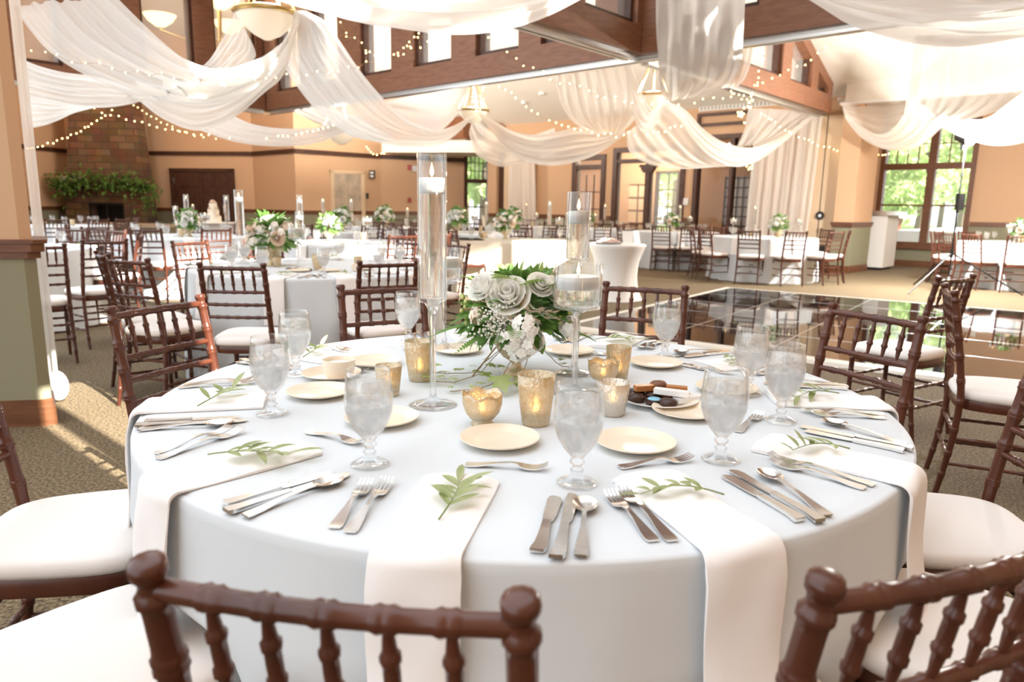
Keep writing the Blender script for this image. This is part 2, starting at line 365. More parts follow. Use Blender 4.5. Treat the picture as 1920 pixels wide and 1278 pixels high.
# folded partition panel beside the pilaster and one at the far end
m = MB(); m.slab(P2(-5.72,15.62), P2(-5.0,15.62), .02, 3.18, 0, .12); pnl = struct(m.build('wall_partition', M['cream'], smooth=False))
m = MB(); m.slab(P2(-5.03,15.60), P2(-4.99,15.60), .02, 3.18, -.02, .14); m.slab(P2(-5.39,15.62), P2(-5.375,15.62), .02, 3.18, -.006, .1); m.build('edge_seal', M['darkwood'], pnl, smooth=False)
def ring_pull(u, v, z, parent):
    m = MB(); c = W(u, v, z); rows = []
    for r, y in ((.035,0),(.06,-.02),(.085,-.02),(.09,0)):
        rows.append([c+UX*(r*cos(a))+Vector((0,0,r*sin(a)))+VX*y for a in [2*pi*i/20 for i in range(20)]])
    m.grid(rows, True); m.build('ring_handle', M['black'], parent)
    m = MB(); m.add([c+UX*(.035*cos(a))+Vector((0,0,.035*sin(a)))-VX*.004 for a in [2*pi*i/16 for i in range(16)]], [tuple(range(16))]); m.build('handle_plate', M['alu'], parent, smooth=False)
ring_pull(uv(atV(1537,402,15.6))[0], 15.61, 1.15, pnl)
m = MB(); m.slab(P2(-14.47,15.6), P2(-13.4,15.6), .02, 2.95, 0, .12); pn2 = struct(m.build('wall_partition', M['cream'], smooth=False))
m = MB(); m.slab(P2(-14.62,15.56), P2(-14.47,15.56), .02, 2.95, 0, .16); m.build('edge_seal', M['darkwood'], pn2, smooth=False)
ring_pull(uv(atV(945,399,15.58))[0], 15.59, 1.08, pn2)
m = MB(); m.uvbox(-15.0,-14.64,15.45,16.1,0,3.6); struct(m.build('wall_pillar', M['tan'], smooth=False))
m = MB(); m.uvbox(-15.03,-14.63,15.42,16.1,RAIL0,RAIL1); struct(m.build('trim_1', M['trim'], smooth=False))
m = MB(); m.uvbox(-15.02,-14.63,15.43,16.1,.0,RAIL0); struct(m.build('wall_wainscot', M['sage'], smooth=False))
# soffit over the recess at the far end
a = atY(716,285,21.2); b = atY(915,287,20.6)
m = MB(); m.slab((a.x,a.y),(b.x,b.y),2.72,3.05,0,1.6); struct(m.build('ceiling_soffit', M['ceiling'], smooth=False))

# pilasters
def pilaster(poly, z1, name, railz=(.93,1.03), wains=True):
    k = len(poly); area = sum(poly[i][0]*poly[(i+1)%k][1]-poly[(i+1)%k][0]*poly[i][1] for i in range(k))
    if area < 0: poly = poly[::-1]
    c = Vector((sum(p[0] for p in poly)/k, sum(p[1] for p in poly)/k, 0))
    def prism(g, z0, z):
        m = MB(); ps = []
        for p in poly:
            d = (Vector((p[0],p[1],0))-c); d = d*(1+g/d.length*1.3); ps.append(c+d)
        n = len(ps); m.add([p+Vector((0,0,z0)) for p in ps]+[p+Vector((0,0,z)) for p in ps], [tuple(range(n-1,-1,-1)), tuple(range(n,2*n))]+[(i,(i+1)%n,n+(i+1)%n,n+i) for i in range(n)]); return m
    struct(prism(0, .0, z1).build(name, M['tan'], smooth=False))
    struct(prism(.012, .13, railz[0]).build('wall_wainscot', M['sage'], smooth=False))
    m = prism(.035, railz[0], railz[0]+.035); m.join(prism(.055, railz[0]+.035, railz[1]-.02)); m.join(prism(.07, railz[1]-.02, railz[1])); struct(m.build('trim_1', M['trim'], smooth=False))
    m = prism(.03, 0, .11); m.join(prism(.02, .11, .15)); struct(m.build('baseboard_left', M['trim'], smooth=False))
pA = at(86,757,.13)
pilaster([(-2.63,3.79),(-2.59,3.83),(-2.79,4.10),(-3.0,4.16),(-3.7,3.98),(-3.6,3.60)], 5.2, 'wall_pillar')
pilaster([(W(-5.0,15.36).x,W(-5.0,15.36).y),(W(-4.62,15.36).x,W(-4.62,15.36).y),(W(-4.58,16.45).x,W(-4.58,16.45).y),(W(-5.0,16.45).x,W(-5.0,16.45).y)], 3.4, 'wall_pillar')
# alcove with the big window
VW = 18.7
wall('wall_right', P2(-5.2,16.4), P2(-5.2,VW), z1=3.45)
U0, U1 = -5.12, -3.18
m = MB(); m.slab(P2(-5.3,VW), P2(U0,VW), 0, 3.45, 0, .25); m.slab(P2(U0,VW), P2(U1,VW), 0, .5, 0, .25); m.slab(P2(U0,VW), P2(U1,VW), 3.30, 3.45, 0, .25); m.slab(P2(U1,VW), P2(2.5,VW), 0, 3.45, 0, .25)
struct(m.build('wall_right', M['tan'], smooth=False))
m = MB(); m.slab(P2(-5.2,VW), P2(U1,VW), .13, .47, -.015, .01); m.slab(P2(U1,VW), P2(2.5,VW), .13, .97, -.015, .01); struct(m.build('wall_wainscot', M['sage'], smooth=False))
m = MB(); m.slab(P2(U1+.02,VW), P2(2.5,VW), .96, 1.06, -.04, .01); struct(m.build('trim_1', M['trim'], smooth=False))
m = MB(); m.slab(P2(-5.2,VW), P2(2.5,VW), 0, .14, -.03, .01); struct(m.build('baseboard_right', M['trim'], smooth=False))
framed_window('window_4', P2(U0,VW), P2(U1,VW), .47, 3.32, {'h':[(2.29,.14)], 'v':[(.555,.16)], 'm':[(.05,.51,2.36,3.22,4,2),(.6,.95,2.36,3.22,3,2),(.05,.51,1.385,1.43,1,1),]}, fw=.1, col='trim')
m = MB(); m.slab(P2(U0+.1,VW), P2(U1-.1,VW), 1.39, 1.43, .02, .07); struct(m.build('window_5', M['trim'], smooth=False))
m = MB(); m.slab(P2(U0-.05,VW), P2(U1+.05,VW), .40, .50, -.09, .02); struct(m.build('trim_5', M['trim'], smooth=False))
m = MB(); m.uvbox(-5.0, 2.5, 15.36, 15.6, 3.35, 4.2); struct(m.build('wall_header', M['ceiling'], smooth=False))
m = MB(); m.uvbox(-5.1, 2.5, 15.34, 15.36, 3.33, 3.39); struct(m.build('trim_6', M['white'], smooth=False))
# unseen gobo wall, its height and openings shaped to place the sun patches
m = MB(); U4 = 2.5
us = [(-8,1.02)]; opens = [(1.07,1.13,3.6,4.9),(1.25,1.56,3.6,5.3)]
v = 2.5
while v < 9.6: opens.append((v, v+.85, 6.0, 7.0)); opens.append((v, v+.85, 7.1, 8.3)); v += 1.0
vs = sorted({-8, 20} | {o[0] for o in opens} | {o[1] for o in opens})
for a, b in zip(vs, vs[1:]):
    z = 0
    for o in sorted([o for o in opens if o[0] <= a and o[1] >= b], key=lambda o: o[2]):
        m.uvbox(U4, U4+.25, a, b, z, o[2]); z = o[3]
    m.uvbox(U4, U4+.25, a, b, z, 19)
struct(m.build('wall_sun_gobo', M['tan'], smooth=False))

# ------------------------------------------------------------------ timber trusses carrying the partition tracks
def truss(axis, off, a0, a1, opens, th=.34, z0=3.2, zb=3.53, top=None):
    """axis 'u' runs along u at v=off, axis 'v' runs along v at u=off; opens=(a,b,ztop); solid elsewhere up to the roof"""
    m = MB()
    def seg(a, b, z_0, za, zb_):
        if axis == 'u': p = [W(a,off-th/2,z_0),W(b,off-th/2,z_0),W(b,off+th/2,z_0),W(a,off+th/2,z_0),W(a,off-th/2,za),W(b,off-th/2,zb_),W(b,off+th/2,zb_),W(a,off+th/2,za)]
        else: p = [W(off+th/2,a,z_0),W(off+th/2,b,z_0),W(off-th/2,b,z_0),W(off-th/2,a,z_0),W(off+th/2,a,za),W(off+th/2,b,zb_),W(off-th/2,b,zb_),W(off-th/2,a,za)]
        m.hexa(p)
    roof = (lambda s: zc(off)) if axis == 'u' else zc
    seg(a0, a1, z0, zb, zb)
    x = a0
    for a, b, zt in opens:
        if a > x: seg(x, a, zb, roof(x), roof(a))
        za = min(zt, roof(a)-.22); zz = min(zt, roof(b)-.22)
        if axis == 'u': p = [W(a,off-th/2,za),W(b,off-th/2,zz),W(b,off+th/2,zz),W(a,off+th/2,za),W(a,off-th/2,roof(a)),W(b,off-th/2,roof(b)),W(b,off+th/2,roof(b)),W(a,off+th/2,roof(a))]
        else: p = [W(off+th/2,a,za),W(off+th/2,b,zz),W(off-th/2,b,zz),W(off-th/2,a,za),W(off+th/2,a,roof(a)),W(off+th/2,b,roof(b)),W(off-th/2,b,roof(b)),W(off-th/2,a,roof(a))]
        m.hexa(p); x = b
    if x < a1: seg(x, a1, zb, roof(x), roof(a1))
    o = struct(m.build('beam_truss', M['truss'], smooth=False))
    fr = MB(); gl = MB()
    for a, b, zt in opens:              # dark inner frames and panes
        za = min(zt, roof(a)-.22); zz = min(zt, roof(b)-.22); w = .06
        def q(s, z, k): return W(s, off+k, z) if axis == 'u' else W(off-k, s, z)
        for s, zt_ in ((a, za), (b-w, zz)):
            fr.hexa([q(s,zb,-.1),q(s+w,zb,-.1),q(s+w,zb,.1),q(s,zb,.1),q(s,zt_,-.1),q(s+w,zt_,-.1),q(s+w,zt_,.1),q(s,zt_,.1)])
        fr.hexa([q(a,zb,-.1),q(b,zb,-.1),q(b,zb,.1),q(a,zb,.1),q(a,zb+w,-.1),q(b,zb+w,-.1),q(b,zb+w,.1),q(a,zb+w,.1)])
        gl.hexa([q(a,zb,-.005),q(b,zb,-.005),q(b,zb,.005),q(a,zb,.005),q(a,za,-.005),q(b,zz,-.005),q(b,zz,.005),q(a,za,.005)])
    fr.build('sash_frames', M['darkwood'], o, smooth=False); gl.build('panes', M['pane'], o, smooth=False)
    tr = MB()
    for k, w, z in ((-.07,.05,3.13),(.02,.05,3.13),(-.09,.18,3.17)):
        if axis == 'u': tr.uvbox(a0, a1, off+k, off+k+w, z, 3.2 if z < 3.15 else 3.205)
        else: tr.uvbox(off+k, off+k+w, a0, a1, z, 3.2 if z < 3.15 else 3.205)
    tr.build('partition_track', M['alu'], o, smooth=False)
    return o
truss('u', 8.4, -14.97, 2.4, [(-14.2,-13.3,5.0),(-12.85,-11.95,5.0),(-11.27,-10.36,5.0),(-9.76,-8.83,5.0),(-8.28,-7.38,5.0),(-6.95,-6.0,5.0),(-4.9,-3.72,5.0),(-3.36,-2.4,5.0),(-2,-1,5.0)])
truss('v', -5.42, 3.2, 8.22, [(4.0,5.0,5.0),(5.4,6.5,5.0),(7.0,8.1,5.0)])
truss('v', -5.42, 8.58, 15.34, [(9.2,10.2,6),(11.0,12.75,5.6),(13.15,14.15,5.2),(14.5,15.1,5)])
truss('v', -14.8, 3.2, 8.2, [(3.75,4.4,5.1),(5.75,6.75,5.2),(7.15,8.05,5.6)])
truss('u', 15.2, -25, -15.6, [], zb=3.5)
# ------------------------------------------------------------------ fireplace end
Yf = 21.15
def taper(x0, x1, x2, x3, z0, z1, y0, y1):
    m = MB(); m.hexa([Vector(p) for p in ((x0,y0,z0),(x1,y0,z0),(x1,y1,z0),(x0,y1,z0),(x2,y0,z1),(x3,y0,z1),(x3,y1,z1),(x2,y1,z1))]); return m
fp = empty('fireplace', (-12.0,Yf,0), 0, 'tall tapering stone fireplace with a wooden mantel and dark firebox', 'fireplace')
def loc(mb, o): mb.v = [tuple(Vector(p)-o.location) for p in mb.v]; return mb
m = MB()
for (x0,x1,x2,x3,z0,z1) in ((-13.22,-12.52,-13.2,-12.52,0,1.15),(-11.48,-10.80,-11.48,-10.82,0,1.15),(-12.52,-11.48,-12.52,-11.48,0,.60),(-13.2,-10.82,-13.15,-10.86,1.15,1.62)): m.join(taper(x0,x1,x2,x3,z0,z1,Yf,Yf+.6))
m.join(taper(-13.15,-10.86,-12.6,-11.15,1.62,6.0,Yf+.05,Yf+.6))
loc(m, fp).build('stone_breast', M['stone'], fp, smooth=False)
m = MB(); m.box((-12.0,Yf+.5,.87),(1.1,.1,.6)); loc(m, fp).build('firebox', M['black'], fp, smooth=False)
m = MB()
for z in (.62,1.11): m.box((-12,Yf+.03,z),(1.04,.04,.05))
for x in (-12.5,-11.5,-12.0): m.box((x,Yf+.03,.87),(.04,.04,.5))
loc(m, fp).build('fire_screen', M['black'], fp, smooth=False)
m = MB(); m.box((-12.0,Yf-.1,1.66),(2.7,.36,.12)); m.box((-12.0,Yf-.05,1.57),(2.5,.26,.06)); loc(m, fp).build('mantel', M['darkwood'], fp, smooth=False)
h0, h1 = at(140,417,.58), at(330,419,.58)
he = empty('hearth', (-11.0,19.6,0), 0, 'long raised hearth with a grey front and pale stone top edge', 'hearth')
m = MB(); m.box((-10.75,20.0,.25),(2.7,1.2,.5)); loc(m, he).build('hearth_base', M['sage'], he, smooth=False)
m = MB(); rnd2 = random.Random(5); x = -12.1
while x < -9.6: w = rnd2.uniform(.25,.5); m.box((x+w/2,19.98,.55),(w-.02,1.3,.09+rnd2.uniform(-.01,.02))); x += w
loc(m, he).build('cap_stones', M['hearth'], he, smooth=False)
pq = MB(); pq.box((0,0,.085),(.62,.02,.17)); tag(pq.build('plaque', M['white'], None, smooth=False, loc=(-12.85,Yf-.20,1.72)), 'small blank white board leaning on the fireplace mantel', 'board')
# double doors
d0, d1 = Vector((-10.42,22.18,0)), Vector((-8.55,21.90,0)); dd = (d1-d0).normalized()
m = MB(); m.slab(d0-dd*.1, d0, 0, 2.2, -.09, 0); m.slab(d1, d1+dd*.1, 0, 2.2, -.09, 0); m.slab(d0-dd*.1, d1+dd*.1, 2.12, 2.22, -.09, 0)
dr = struct(m.build('door_6', M['darkwood'], smooth=False))
mid = (d0+d1)/2
for a, b in ((d0,mid-dd*.005),(mid+dd*.005,d1)):
    lf = MB(); lf.slab(a, b, .01, 2.12, -.05, -.002); L = (b-a).length
    pa = MB()
    for (fx0,fx1) in ((.12,.45),(.55,.88)):
        for (z0,z1) in ((.2,.8),(.95,1.55),(1.68,1.98)): pa.slab(a+dd*fx0*L, a+dd*fx1*L, z0, z1, -.068, -.045)
    l = lf.build('door_leaf', M['darkwood'], dr, smooth=False); pa.build('raised_panels', M['darkwood'], dr, smooth=False)
hg = MB()
for e, s in ((d0,1),(d1,-1)):
    for z in (.35,1.1,1.85): hg.slab(e+dd*s*.0, e+dd*s*.045, z-.07, z+.07, -.075, -.05)
hg.build('hinges', M['alu'], dr, smooth=False)
# lift entrance in the angled wall
e0 = atY(640,400,20.98); e1 = atY(693,400,21.9)
e0 = Vector((-5.28,21.1,0)); e1 = Vector((-4.62,21.72,0)); ed = (e1-e0).normalized()
m = MB(); m.slab(e0-ed*.12, e0, 0, 2.2, -.05, 0); m.slab(e1, e1+ed*.12, 0, 2.2, -.05, 0); m.slab(e0-ed*.12, e1+ed*.12, 2.1, 2.2, -.05, 0); lf = struct(m.build('door_7', M['cream'], smooth=False))
m = MB(); m.slab(e0, (e0+e1)/2-ed*.004, .01, 2.1, -.02, -.001); m.slab((e0+e1)/2+ed*.004, e1, .01, 2.1, -.02, -.001); m.build('lift_leaves', M['hearth'], lf, smooth=False)
# wall fittings
def fitting(name, px, py, Y, size, mk, label, cat, part=None):
    p = atY(px, py, Y); m = MB(); m.box((0,0,0), size); o = m.build(name, M[mk], None, smooth=False, loc=p)
    tag(o, label, cat); return o
ex = fitting('exit_lamp', 698, 327, 21.75, (.16,.1,.24), 'black', 'small dark twin-lens lamp box beside the lift door', 'emergency lamp')
m = MB(); m.box((0,-.055,.05),(.09,.02,.06)); m.box((0,-.055,-.05),(.09,.02,.06)); m.build('lens', M['white'], ex, smooth=False)
fitting('fire_alarm', 768, 314, 22.5, (.12,.07,.16), 'redbox', 'red fire alarm box high on the tan recess wall', 'fire alarm')
o = MB(); o.ball((0,0,0), .1, 12, 6, (1,.5,1)); tag(o.build('alarm_bell', M['white'], None, loc=atY(777,316,22.55)), 'round pale sounder beside the red fire alarm', 'alarm')
fitting('call_point', 768, 375, 22.5, (.1,.06,.14), 'redbox', 'red manual call point low on the recess wall', 'fire alarm')
fitting('lift_button', 689, 367, 21.72, (.07,.05,.16), 'black', 'small dark call panel beside the lift door', 'button panel')
p = W(uv(atV(1287,374,V2))[0], V2-.02, 1.42); m = MB(); m.box((0,0,0),(.13,.04,.16),Matrix.Rotation(PHI,3,'Z')); tag(m.build('thermostat', M['white'], None, smooth=False, loc=p), 'white thermostat on the strip of wall between glazed doors', 'thermostat')
for (px,py) in ((1015,173),(982,190)):
    v = 12.0; p = atV(px, py, v)
    for _ in range(20): v += (zc(v)-p.z)*-.0; break
    # meet the sloping ceiling
    d = ray(px, py); lo, hi = 5, 40
    for _ in range(40):
        t = (lo+hi)/2; p = CAM+d*t
        if p.z < zc(p.dot(VX)): lo = t
        else: hi = t
    m = MB(); m.lathe([(.001,.0),(.07,.0),(.08,.03),(.08,.06),(.02,.10)][::-1], 14); tag(m.build('smoke_detector', M['white'], None, loc=p-Vector((0,0,.07))), 'white smoke detector on the sloping ceiling beyond the beam' if px == 1015 else 'white sprinkler rose lower on the sloping ceiling', 'smoke detector')
# white cabinet in the alcove
cb = empty('cabinet', W(-4.95,17.2,0), PHI, 'tall white counter cabinet with overhanging top beside the pilaster', 'cabinet')
m = MB(); m.box((.28,0,.62),(.66,.9,1.12)); m.build('cabinet_body', M['white'], cb, smooth=False)
m = MB(); m.box((.33,0,1.22),(.86,1.0,.09)); m.build('cabinet_top', M['alu'], cb, smooth=False)
m = MB(); m.box((.26,0,.03),(.56,.84,.06)); m.build('plinth', M['black'], cb, smooth=False)
# black speaker box behind the chairs
bx = empty('equipment_case', W(-5.35,15.1,0), PHI, 'black equipment case on the floor by the folded partition', 'case')
m = MB(); m.box((0,0,.28),(.5,.4,.52)); m.build('case_body', M['black'], bx, smooth=False)
m = MB(); m.box((0,-.205,.46),(.2,.02,.04)); m.build('case_handle', M['alu'], bx, smooth=False)
for sx in (-.2,.2): mm = MB(); mm.box((sx,0,.012),(.05,.3,.024)); mm.build('runner', M['black'], bx, smooth=False)

# ------------------------------------------------------------------ dance floor
df0 = Vector((.43,7.25,0)); du = Vector((.805,-.593,0)); dv = Vector((.593,.805,0)); LX, LY = 8.2, 5.05
d = empty('dance_floor', df0, 0, 'glossy black panelled dance floor with white edging', 'dance floor')
def dfbox(m, a0, a1, b0, b1, z0, z1):
    m.hexa([du*a+dv*b+Vector((0,0,z)) for z in (z0,z1) for a,b in ((a0,b0),(a1,b0),(a1,b1),(a0,b1))])
m = MB(); dfbox(m, .08, LX, .2, LY-.05, .0, .022); m.build('gloss_panels', M['floor_black'], d, smooth=False)
m = MB()
k = .08+1.02
while k < LX: dfbox(m, k-.006, k+.006, .2, LY-.05, .02, .0235); k += 1.02
k = .2+.96
while k < LY-.1: dfbox(m, .08, LX, k-.006, k+.006, .02, .0236); k += .96
m.build('panel_seams', M['alu'], d, smooth=False)
m = MB(); m.hexa([du*a+dv*b+Vector((0,0,z)) for z,s in ((.0,0),(.024,1)) for a,b in ((0,0+.05*s),(LX,0+.05*s),(LX,.2),(0,.2))])
dfbox(m, 0, .08, .2, LY, 0, .024); dfbox(m, .08, LX, LY-.05, LY, 0, .024); m.build('edge_ramp', M['floor_edge'], d, smooth=False)
# ------------------------------------------------------------------ bamboo-turned ballroom chair
def ringed(p0, p1, r0, r1, rings, bump=.0035, n=9, bow=0, bowdir=(0,-1,0), ends=True):
    """turned rod p0->p1 with double node rings at the given fractions"""
    ts = {0., 1.}; 
    for t in rings:
        L = (Vector(p1)-Vector(p0)).length; w = .006/L
        for k in (-2.2,-1.1,-.35,.35,1.1,2.2): ts.add(min(1, max(0, t+k*w)))
    for i in range(1, 8): ts.add(i/8)
    ts = sorted(ts); pts, rs = [], []
    for t in ts:
        p = Vector(p0).lerp(Vector(p1), t)+Vector(bowdir)*bow*sin(pi*t); r = r0+(r1-r0)*t
        for g in rings:
            d = abs(t-g)*(Vector(p1)-Vector(p0)).length
            if d < .0095: r += bump*(.55 if d < .0025 else 1 if d < .008 else .3)
        pts.append(p); rs.append(r)
    m = MB(); m.tube(pts, rs, n); return m
def post_y(z): return -.235+.05*sin(min(z,.46)/.46*pi/2) if z < .46 else -.185-.075*((z-.46)/.46)**1.25
def post_x(z): return .184-.006*min(z,.46)/.46 if z < .46 else .178-.004*(z-.46)/.46
def back_post(s):
    zs = [i*.92/46 for i in range(47)]; rings = (.10,.20,.31,.435,.53,.635,.72,.80)
    ex = []
    for g in rings: ex += [g-.011,g-.007,g-.002,g+.002,g+.007,g+.011]
    zs = sorted(set([z for z in zs if z < .865]+ex)); pts, rs = [], []
    for z in zs:
        r = .0115+.0035*min(1, z/.45)
        for g in rings:
            d = abs(z-g)
            if d < .0115: r += .0022 if d < .003 else .0035 if d < .009 else .001
        pts.append((s*post_x(z), post_y(z), z)); rs.append(r)
    for z, r in ((.870,.0155),(.874,.0185),(.882,.0185),(.886,.0145),(.894,.0125),(.900,.0135),(.905,.0175),(.913,.0185),(.919,.0165),(.921,.010),(.9215,.002)):
        pts.append((s*post_x(z), post_y(z), z)); rs.append(r)
    m = MB(); m.tube(pts, rs, 12); return m
def rail(z, r, nr, n=9, bow=.012):
    x = post_x(z)-.008; y = post_y(z)
    return ringed((-x,y,z), (x,y,z), r, r, [(i+.5)/nr for i in range(nr)] if nr % 2 == 0 else [(i+1)/(nr+1) for i in range(nr)], .0028, n, bow)
def spindle(i, k=5):
    f = (i+1)/(k+1)*2-1; z0, z1 = .762, .886
    b = .012*sin(pi*(f+1)/2)
    p0 = Vector((f*post_x(z0)*.98, post_y(z0)-b, z0)); p1 = Vector((f*post_x(z1)*.98, post_y(z1)-b, z1))
    prof = [(0,.0042),(.2,.0068),(.27,.0075),(.30,.0105),(.35,.0105),(.38,.0082),(.5,.0085),(.62,.0082),(.65,.0105),(.70,.0105),(.73,.0075),(.8,.0068),(1,.0042)]
    m = MB(); m.tube([p0.lerp(p1,t) for t,_ in prof], [r for _,r in prof], 9); return m
def seat_outline(sc, y_off=0, n=56):
    out = []
    for i in range(n):
        a = 2*pi*i/n; e = 2/4.2
        x = math.copysign(abs(cos(a))**e, cos(a)); y = math.copysign(abs(sin(a))**e, sin(a))
        hw = .196+.018*y
        out.append(((x*hw)*sc, (y*.203+y_off)*sc))
    return out
def cushion_mb(lo=False):
    m = MB(); rows = []
    for sc, z in ((.90,.446),(.985,.448),(1.01,.458),(1.012,.468),(.995,.480),(.95,.488),(.84,.4935),(.6,.4965),(.3,.498),(.0005,.498)):
        rows.append([(x,y,z+.002*sin(9*x+3)*cos(11*y)) for x,y in seat_outline(sc, 0, 24 if lo else 48)])
    m.grid(rows, True); m.add(rows[0], [tuple(range(len(rows[0])-1,-1,-1))]); return m
def seat_frame_mb(lo=False):
    m = MB(); rows = []
    for sc, z in ((.80,.402),(.975,.402),(.985,.408),(.985,.442),(.97,.447),(.80,.447)):
        rows.append([(x,y,z) for x,y in seat_outline(sc, 0, 20 if lo else 44)])
    m.grid(rows, True); return m
def front_leg(s): return ringed((s*.183,.172,0), (s*.180,.168,.41), .0115, .015, (.25,.52,.80), .003, 10)
def stretchers():
    o = []
    for s in (-1,1):
        for z in (.155,.27): o.append(ringed((s*.182,.170,z), (s*post_x(z),post_y(z),z), .0085, .0085, (.25,.5,.75), .0025, 8))
    for z in (.19,.305): o.append(ringed((-.18,.170,z), (.18,.170,z), .0085, .0085, (.2,.4,.6,.8), .0025, 8))
    for z in (.19,.30): o.append(ringed((-post_x(z),post_y(z),z), (post_x(z),post_y(z),z), .0085, .0085, (.2,.4,.6,.8), .0025, 8))
    return o
def make_chair():
    r = empty('ballroom_chair')
    for s in (-1,1): back_post(s).build('back_post', M['chair'], r, ang=60)
    rail(.888,.0115,5).build('top_rail', M['chair'], r, ang=60)
    for z in (.757,.685,.613): rail(z,.0095,5).build('back_rail', M['chair'], r, ang=60)
    for i in range(5): spindle(i).build('spindle', M['chair'], r, ang=60)
    seat_frame_mb().build('seat_frame', M['chair'], r)
    cushion_mb().build('cushion', M['cushion'], r, ang=70)
    for s in (-1,1): front_leg(s).build('front_leg', M['chair'], r, ang=60)
    for b in stretchers(): b.build('stretcher', M['chair'], r, ang=60)
    return Proto(r)
def make_far_chair():
    r = empty('ballroom_chair'); m = MB()
    for s in (-1,1):
        m.tube([(s*post_x(z),post_y(z),z) for z in (0,.1,.2,.3,.45,.6,.75,.87,.885,.895,.908,.92)], [.0125,.013,.013,.014,.0155,.0155,.0155,.0155,.019,.0135,.019,.012], 7)
        m.tube([(s*.183,.172,0),(s*.18,.168,.41)], [.012,.0155], 7)
        for z in (.155,.27): m.tube([(s*.182,.17,z),(s*post_x(z),post_y(z),z)], .009, 5)
    for z in (.19,.305): m.tube([(-.18,.17,z),(.18,.17,z)], .009, 5)
    for z in (.19,.30): m.tube([(-post_x(z),post_y(z),z),(post_x(z),post_y(z),z)], .009, 5)
    lo = MB()
    for z, q in ((.888,.012),(.757,.0105),(.685,.0105),(.613,.0105)):
        m.tube([(f*post_x(z),post_y(z)-.012*cos(f*pi/2),z) for f in (-1,-.5,0,.5,1)], q, 6)
    for i in range(5):
        f = (i+1)/6*2-1; m.tube([(f*post_x(z)*.98,post_y(z)-.012*cos(f*pi/2),z) for z in (.762,.80,.845,.886)], [.005,.0095,.0095,.005], 6)
    m.build('chair_frame', M['chair'], r, ang=60); seat_frame_mb(True).build('seat_frame', M['chair'], r); cushion_mb(True).build('cushion', M['cushion'], r, ang=70)
    return Proto(r)
CHAIR = make_chair(); FARCHAIR = make_far_chair()

# ------------------------------------------------------------------ tables under floor-length cloths
def round_cloth(R_=.915, h=.765, seed=1, dents=(), na=288, amp=.05, flare=.05, dent=.11, folds=15):
    rr = random.Random(seed); ph = [rr.uniform(0,2*pi) for _ in range(6)]; k1, k2, k3 = folds, folds*2-3, 5
    def fold(a):
        x = sin(k1*a+ph[0]+1.3*sin(3*a+ph[1]))
        return .62*(abs(.5+.5*x)**.8*2-1)+.28*sin(k2*a+ph[2]+.8*sin(4*a+ph[4]))+.25*sin(k3*a+ph[3])
    rows = []
    for r in (.001,.15,.3,.45,.6,.7,.78,.84,.88,R_-.018,R_-.008,R_-.003):
        z = h-(0 if r < R_-.02 else .0012 if r < R_-.01 else .004)
        rows.append([(r*cos(2*pi*j/na), r*sin(2*pi*j/na), z) for j in range(na)])
    nr = 26
    for i in range(nr+1):
        t = (i/nr)**1.15; z = h-.009-t*(h-.015); row = []
        g = max(0, (t-.03))**.85
        for j in range(na):
            a = 2*pi*j/na; r = R_+.002+flare*t+amp*g*fold(a)
            for th, wd in dents:
                dl = (a-th+pi) % (2*pi)-pi; dd = abs(dl)*R_/.21
                if dd < 2.2:
                    q = exp(-dd**4); s = min(1, max(0, (h-z-.20)/.12)); s = s*s*(3-2*s)
                    r = r*(1-q*s)+(R_-wd+.012*fold(a*1.6))*q*s
            row.append((r*cos(a), r*sin(a), z))
        rows.append(row)
    m = MB(); m.grid(rows, True); return m
def table(name, x, y, label, seed=1, dents=(), R_=.915, amp=.05, group=None, **k):
    t = empty(name, (x,y,0), 0, label, 'table', group)
    round_cloth(R_, .765, seed, dents, amp=amp, **k).build('tablecloth', M['cloth'], t, ang=None)
    return t

# ------------------------------------------------------------------ tableware
GH = .182
gob = [(.0005,.0),(.034,.0),(.0365,.002),(.035,.0045),(.024,.009),(.014,.014),(.0095,.019),(.0125,.023),(.0125,.026),(.0085,.029),(.0085,.034),(.0135,.038),(.0135,.042),(.010,.046),(.016,.054),(.026,.066),(.036,.083),(.0425,.102),(.0450,.120),(.0445,.138),(.0425,.156),(.0405,.172),(.0397,GH),(.0385,GH),(.0388,.172),(.0405,.156),(.0425,.138),(.0430,.120),(.0405,.102),(.034,.085),(.024,.070),(.014,.060),(.0005,.056)]
r = empty('water_goblet'); m = MB(); m.lathe(gob[18:36], 32); m.build('goblet_bowl', M['glass'], r, ang=None); m = MB(); m.lathe(gob[5:19]+[(.0005,.056)], 28); m.build('stem', M['solidglass'], r, ang=None); m = MB(); m.lathe(gob[:6], 32); m.build('foot', M['glass'], r, ang=None)
m = MB(); pr = [(.0005,.0575),(.013,.061),(.0232,.071),(.0332,.086),(.0396,.103),(.042,.121),(.0415,.138),(.0400,.153),(.0394,.1575)]
m.lathe(pr, 32); rows = []
rr = random.Random(3)
for q in (1,.75,.5,.25,.02): rows.append([(.0394*q*cos(2*pi*j/32), .0394*q*sin(2*pi*j/32), .1575+(0 if q == 1 else .004*noise.noise(Vector((q*9*cos(j),q*9*sin(j),1))))) for j in range(32)])
m.grid(rows, True); m.build('iced_water', M['ice'], r, ang=None)
m = MB()
for i in range(11):
    zq = .078+.0072*i; rq = (.018 if zq < .09 else .024)*rr.random()**.5; aq = rr.uniform(0,6.28); s_ = rr.uniform(.011,.017)
    m.box((rq*cos(aq), rq*sin(aq), zq), (s_*1.3, s_, s_*.9), Matrix.Rotation(rr.uniform(0,3),3,'X') @ Matrix.Rotation(rr.uniform(0,3),3,'Z'))
tag(m.build('ice_cubes', M['icecube'], r, smooth=False), kind='stuff')
GOBLET = Proto(r)
